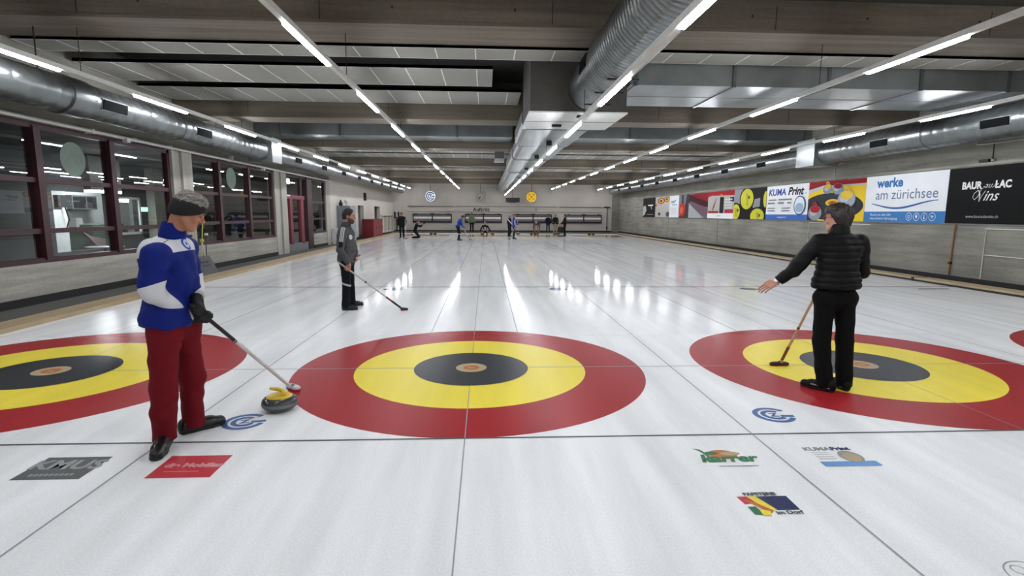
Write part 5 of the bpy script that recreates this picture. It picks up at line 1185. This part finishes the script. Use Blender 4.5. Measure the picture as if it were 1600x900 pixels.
# ---------------------------------------------------------------- person in the black vest, seen from behind
def vest():
    hd = V(3.405, -.01, .0); hp = V(3.565, -.44, 1.06); u = unit(hd-hp)
    J = dict(root=V(3.47, -.77, 0), pelv=V(3.455, -.77, 1.03), neck=V(3.445, -.77, 1.505), head=V(3.435, -.735, 1.628), R=frame_of((-.66, .75), -.06),
             shL=V(3.265, -.745, 1.405), shR=V(3.635, -.785, 1.405), elL=V(3.085, -.68, 1.135), wrL=V(2.985, -.625, 1.028), elR=V(3.735, -.71, 1.125), hipL=V(3.365, -.765, .88), hipR=V(3.545, -.785, .88),
             knL=V(3.365, -.76, .47), knR=V(3.585, -.775, .47), anL=V(3.375, -.85, .09), anR=V(3.577, -.83, .09), heelL=V(3.430, -.925, 0), toeL=V(3.245, -.68, 0), heelR=V(3.575, -.905, 0), toeR=V(3.56, -.62, 0))
    dl = unit(V(-.172, .045, -.105)); n = unit(V(.35, .25, -1)-dl*(V(.35, .25, -1)@dl)); tt = -unit(np.cross(dl, n)); tt = tt if tt[1] > 0 else -tt
    n2 = unit(V(.25, .55, -.55)); n2 = unit(n2-dl*(n2@dl)); t2 = np.cross(dl, n2); t2 = t2 if t2[2] > 0 else -t2
    f, w, dr = hand_prims(J['wrL']+dl*.02, dl, t2, n2, (14, 16, 10), thumb=(.85, .35, .4), s=1.02); J['handL'] = (f, J['wrL']+dl*.02, dl)
    f, w, dr = grip(hp, u, J['elR'], 1); J['handR'] = (f, w, dr); J['wrR'] = w-unit(w-J['elR'])*.02
    def loc(W, Rm, P): return (P-W(0, 0, 0))@Rm
    def hair(W, Rm, hs):
        s = union([grow(ellip(W(0, -.012, .026), V(.076, .097, .095)*hs, Rm), .017), ellip(W(0, -.045, -.025), V(.083, .070, .085)*hs, Rm), ellip(W(0, .03, .075), V(.07, .07, .045)*hs, Rm)], .03)
        def f(P): q = loc(W, Rm, P); return np.maximum.reduce([s(P)+.002*np.sin(q[:, 0]*220+3*np.sin(q[:, 2]*40)), np.minimum(q[:, 1]-.018-.55*q[:, 2], q[:, 1]-.105+(q[:, 2] < .05)*1.0), -.115-q[:, 2]])
        return f
    def vestf(J, W, Rm, hs, up, fwd, jac): pass
    def stripe(J, s, hl, dr, ups): return {'stripe': lambda P: np.minimum(np.minimum(.006-np.abs((P-hl)@ups-.040-.05*((P-hl)@dr)), .20-(P-hl)@dr), (P-hl)@dr-.03)}
    root, W = figure(J, dict(label='person in black quilted vest seen from behind with one arm stretched out', h=.008, bulk=1.02, flat=1.28, hem_r=.182, hem_w=.035, arm=(.078, .066, .062, .047), hem=.0, quilt=.058, top=mat2('vest_black', '#050506', [], .55), collar=mat2('collar_black', '#050506', [], .55), collar_h=.06,
        bottom=mat2('trousers_black', '#040405', [], .85), leg=(.094, .076, .071), seat=.112, wr=.004, shoe=mat2('sneaker_black', '#0c0c0e', [('stripe', '#8a8b8c')], .6), shoe_attr=stripe, skin=M_skin3, brow=mat('brow_dark'+'_brown', '#2e2018', .8), hair=mat('hair_brown', '#20150f', .5, noise=(60, .35, (1, 1, 6))), hair_fn=hair, hf=.0042, seed=12))
    R3 = J['R']; o = Vector((root.location.x, root.location.y, 0)); m = B(mat('glasses_frame', '#1c1a1a', .3))
    for q in (-1, 1):
        m.tube([Vector(W(q*.034+.025*math.cos(a), .104-.008*abs(math.cos(a)), .002+.020*math.sin(a)))-o for a in [2*math.pi*k/20 for k in range(21)]], .0022, 6, caps=False)
        m.tube([Vector(W(q*.060, .094, .006))-o, Vector(W(q*.080, .04, .008))-o, Vector(W(q*.084, -.015, .004))-o], .0025, 6)
    m.tube([Vector(W(-.010, .106, .004))-o, Vector(W(.010, .106, .004))-o], .002, 6); m.build('glasses', root)
    c = Vector(J['wrL'])+Vector(dl)*.030-o; a1 = Vector(t2); a2 = Vector(n2); m = B(mat('watch_steel', '#c9cac8', .25, .8)); m.tube([c+a1*.034*math.cos(k)+a2*.029*math.sin(k) for k in [2*math.pi*i/20 for i in range(21)]], .006, 8, caps=False)
    bk = -a2; m.build('watch_strap', root); m = B(mat('watch_face', '#e8e8e6', .2)); q = c+bk*.030; sd = Vector(dl); m.prism([q+a1*.019*math.cos(k)+sd*.019*math.sin(k) for k in [2*math.pi*i/20 for i in range(20)]], bk*.009); m.build('watch_face', root)
    return hp, u, hd
hp3, u3, hd3 = vest()
M_pale = mat('shaft_pale_wood', '#c8a98a', .5); M_brn = mat('shaft_brown', '#7a3a24', .5)
broom(hd3, hp3-u3*.16, 'broom with pale wooden shaft and dark red head standing on the yellow ring', M_pale, [('lower_sleeve', .06, .20, M_brn, .0155), ('band', .375, .395, M_brn, .0145)], (M_grip, M_padr, M_grip), hv=(1, 0, 0), hl=.215, hw=.07)

# ---------------------------------------------------------------- the players at the far end
def stance():
    return dict(pelv=V(0, 0, .95), neck=V(0, -.01, 1.47), head=V(0, .02, 1.615), shR=V(.185, 0, 1.385), shL=V(-.185, 0, 1.385), elR=V(.245, -.02, 1.11), elL=V(-.245, -.02, 1.11), wrR=V(.235, .07, .88), wrL=V(-.235, .07, .88),
                hipR=V(.09, 0, .88), hipL=V(-.09, 0, .88), knR=V(.105, .02, .47), knL=V(-.105, .02, .47), anR=V(.11, -.03, .09), anL=V(-.11, -.03, .09), heelR=V(.11, -.09, 0), heelL=V(-.11, -.09, 0), toeR=V(.14, .18, 0), toeL=V(-.14, .18, 0))
def far_person(x, y, yaw, H, label, top, bottom, hair='#2a2220', over=None, headf=(0, 1), tilt=-.1, **kw):
    J = stance(); s = H/1.745
    for k, v in (over or {}).items(): J[k] = V(*v)
    a = math.radians(yaw); c, q = math.cos(a), math.sin(a); Rz = np.array([[c, -q, 0], [q, c, 0], [0, 0, 1]])
    hd = {}
    for side in 'RL':
        w = J['wr'+side]; d = unit(J['wr'+side]-J['el'+side]); sx = 1 if side == 'R' else -1
        t = V(0, 1, 0); t = unit(t-d*(t@d)); n = np.cross(d, t)*(-sx); hd[side] = (w, d, t, n)
    for k in list(J): J[k] = Rz@(J[k]*s)+V(x, y, 0)
    for side, (w, d, t, n) in hd.items():
        f, w2, d2 = hand_prims(J['wr'+side], Rz@d, Rz@t, Rz@n, kw.get('curl', (40, 50, 35)), s=s); J['hand'+side] = (f, w2, d2)
    hf = Rz@V(headf[0], headf[1], 0); J['R'] = frame_of(hf, tilt); J['root'] = V(x, y, 0)
    o = dict(label=label, h=.017, hh=.012, hf=.0075, hairh=.012, hs=s, bulk=.95*s, top=top, bottom=bottom, shoe=M_shoe, skin=M_skin2, brow=None, hair=mat('far_hair_'+hair[1:], hair, .7), seam=0, wr=.002, leg=(.090*s, .066*s, .056*s), seat=.108*s); o.update(kw)
    figure(J, o); return J
def cloth(name, col, overs=()): return mat2(name, col, list(overs), .8)
T_dark = cloth('far_dark_top', '#101114'); T_navy = cloth('far_navy_top', '#14182a'); T_blue = cloth('far_blue_top', '#1c3f94', [('w', '#d2d4d8')]); T_green = cloth('far_green_vest', '#5d7a48', [('w', '#8a8c88')]); T_whn = cloth('far_navy_white_top', '#12141f', [('w', '#cfd0d4')])
T_gry = cloth('far_grey_top', '#4a4844'); T_blk = cloth('far_black_top', '#0b0d0d'); T_mar = cloth('far_maroon_top', '#1d1014')
D_dark = cloth('far_dark_trousers', '#0e0f12'); D_navy = cloth('far_navy_trousers', '#12161f', [('w', '#c8c8c8')]); D_bei = cloth('far_beige_trousers', '#8f8372'); D_gry = cloth('far_grey_trousers', '#2b2d34')
none = lambda J, tor, arms, up, fwd: {}
J = far_person(-5.32, 29.85, 172, 1.69, 'person in dark clothes standing at the far left, facing the camera', T_dark, D_dark, bulk=1.2, over=dict(elL=(-.26, -.03, 1.12), wrL=(-.27, .10, .92)))
broom((-5.0, 29.55, 0), tuple(J['wrL']+V(.0, -.03, .35)), 'pale shafted broom beside the dark clothed figure at the far left', M_wshaft, [], (M_grip, M_padr, M_grip), hv=(1, 0, 0), hl=.2)
# kneeling photographer, in profile to the right
far_person(-4.42, 30.36, -90, 1.70, 'person kneeling in dark clothes with arms raised in front of the face, far left', T_dark, D_dark, hair='#55504a', kneel=True, split=True, tilt=-.15,
    over=dict(pelv=(0, -.12, .50), neck=(0, .02, .98), head=(0, .10, 1.10), shR=(.18, .0, .90), shL=(-.18, .0, .90), elR=(.2, .26, .78), elL=(-.2, .26, .78), wrR=(.09, .40, .92), wrL=(-.09, .40, .92), hipR=(.09, -.10, .46), hipL=(-.09, -.10, .46),
              knR=(.10, .16, .085), knL=(-.10, .16, .085), anR=(.10, -.26, .08), anL=(-.10, -.26, .08), heelR=(.10, -.33, .22), heelL=(-.10, -.33, .22), toeR=(.10, -.36, .0), toeL=(-.10, -.36, .0)), shoe_up={'R': V(0, 0, 1), 'L': V(0, 0, 1)}, hem=.03)
t = empty('camera_device', (-3.93, 30.36, 1.0)); tag(t, 'small dark camera held up by the kneeling figure', 'camera'); B(M_black).box((-.05, -.08, -.05), (.03, .08, .06)).build('camera_case', t); B(M_dark).tube([(.03, 0, 0), (.10, 0, 0)], .035, 12).build('camera_lens', t)
# sweeper in blue leaning over a broom
def p_sw(J, tor, arms, up, fwd): return {'w': lambda P: np.maximum(.035-np.linalg.norm(P-(J['neck']-up*.05+fwd*.06), axis=1)*.6, np.minimum(.03-np.abs((P-J['pelv'])@up-.05), -(P-J['pelv'])@fwd-.10))}
J = far_person(-1.47, 27.32, -72, 1.66, 'person in blue jacket leaning on a broom, left of the middle at the far end', T_blue, D_navy, hair='#15110f', tilt=-.5, pattern=p_sw,
    over=dict(pelv=(0, -.08, .95), neck=(0, .17, 1.37), head=(0, .27, 1.48), shR=(.18, .10, 1.30), shL=(-.18, .10, 1.30), elR=(.24, .13, 1.02), elL=(-.2, .2, 1.03), wrR=(.13, .24, .86), wrL=(-.05, .36, .80), hipR=(.10, -.07, .88), hipL=(-.10, -.07, .88), anR=(.12, -.10, .09), anL=(-.12, .06, .09), heelR=(.12, -.16, 0), toeR=(.14, .11, 0), heelL=(-.12, .0, 0), toeL=(-.14, .27, 0)),
    leg_pattern=lambda J: {'w': lambda P: .022-np.abs(P[:, 2]-.40)})
broom((-.80, 28.02, 0), tuple(J['wrR']+V(-.1, -.1, .14)), 'white shafted broom with dark head held by the far sweeper in blue', M_wshaft, [('lower_sleeve', .05, .3, M_redb, .0145)], (M_grip, M_padr, M_grip), hv=(.6, .6, 0), hl=.18)
J = far_person(-1.05, 41.55, 180, 1.72, 'person in green vest and black trousers standing by the far wall under the lettering', T_green, D_dark, pattern=lambda J, tor, arms, up, fwd: {'w': lambda P: tor(P)-np.minimum(arms['R'](P), arms['L'](P))-.01}, over=dict(wrR=(.29, .02, .86), wrL=(-.29, .02, .86), elR=(.27, -.02, 1.11), elL=(-.27, -.02, 1.11)))
# crouching curler about to deliver
far_person(.12, 36.95, 180, 1.70, 'person crouching in the far middle lane in dark jacket with white chest', T_whn, D_dark, hair='#6a6258', kneel=True, tilt=-.15, pattern=lambda J, tor, arms, up, fwd: {'w': lambda P: np.minimum(.075-np.abs((P-J['neck'])[:, 0]), np.minimum((P-J['pelv'])@fwd-.04, .16-np.abs((P-J['pelv'])@up-.24)))},
    over=dict(pelv=(0, -.14, .30), neck=(0, .10, .77), head=(0, .15, .91), shR=(.19, .08, .69), shL=(-.19, .08, .69), elR=(.33, .16, .46), elL=(-.32, .16, .45), wrR=(.45, .28, .26), wrL=(-.48, .26, .22), hipR=(.10, -.12, .28), hipL=(-.10, -.12, .28), knR=(.16, .26, .42), knL=(-.15, .24, .40), anR=(.14, .05, .09), anL=(-.14, .04, .09), heelR=(.14, -.02, 0), toeR=(.17, .24, 0), heelL=(-.14, -.03, 0), toeL=(-.17, .23, 0)), hem=.0)
J = far_person(1.87, 32.95, -60, 1.58, 'person in navy with white diagonal stripe, standing behind the taller figure in blue', T_whn, D_dark, hair='#8a8078', pattern=lambda J, tor, arms, up, fwd: {'w': lambda P: .04-np.abs((P-J['neck'])[:, 2]+.22+(P-J['neck'])[:, 0]*1.2)})
J = far_person(2.02, 29.6, -100, 1.63, 'person in blue jacket and dark trousers standing in front of a figure in navy', T_blue, D_gry, hair='#4a4039', pattern=lambda J, tor, arms, up, fwd: {'w': lambda P: np.maximum(np.minimum(.030-np.abs((P-J['pelv'])[:, 0]-.05), np.minimum((P-J['pelv'])[:, 2]-.05, .38-(P-J['pelv'])[:, 2])), .05-np.linalg.norm(P-J['neck']+up*.03, axis=1)*.7)}, over=dict(elR=(.24, .06, 1.12), wrR=(.2, .28, 1.02)))
broom((1.72, 29.5, 0), tuple(J['wrR']+V(.03, 0, .28)), 'pale shafted broom standing upright beside the far figure in blue', M_sil, [], (M_grip, M_padr, M_grip), hv=(1, .1, 0), hl=.2)
far_person(4.3, 38.05, 178, 1.70, 'person in grey top bending over with arms hanging down at the far end', T_gry, D_dark, hair='#8a857c', tilt=-1.1,
    over=dict(pelv=(0, -.16, .92), neck=(0, .36, .98), head=(.06, .50, .98), shR=(.18, .28, .92), shL=(-.18, .28, .92), elR=(.26, .34, .64), elL=(-.25, .34, .64), wrR=(.24, .38, .38), wrL=(-.22, .40, .36), hipR=(.10, -.13, .88), hipL=(-.10, -.13, .88), knR=(.13, .0, .47), knL=(-.13, .0, .47), anR=(.14, -.06, .09), anL=(-.14, -.06, .09), heelR=(.14, -.12, 0), toeR=(.18, .15, 0), heelL=(-.14, -.12, 0), toeL=(-.18, .15, 0)), hem=.02)
far_person(5.62, 41.2, 165, 1.58, 'person in navy coat standing by the far wall left of the beige trousers', T_navy, D_gry, hair='#3a322c', over=dict(elR=(.24, .0, 1.12), wrR=(.12, .2, 1.02), elL=(-.24, 0, 1.12), wrL=(-.24, .08, .9)))
far_person(5.87, 38.2, 172, 1.63, 'person in black jumper and beige trousers standing at the far end', T_blk, D_bei, hair='#5a4b3f')
J = far_person(6.1, 34.5, 95, 1.64, 'person in dark clothes in profile facing left, rightmost of the far group', T_mar, D_dark, hair='#3d332d', over=dict(elR=(.22, .10, 1.12), wrR=(.2, .30, .98), elL=(-.22, .10, 1.12), wrL=(-.2, .28, .95)))
broom((5.62, 34.6, .0), tuple(J['wrL']+V(.05, 0, .12)), 'short dark broom held by the rightmost far figure', wd, [], (M_grip, M_padr, M_grip), hv=(1, .2, 0), hl=.16)
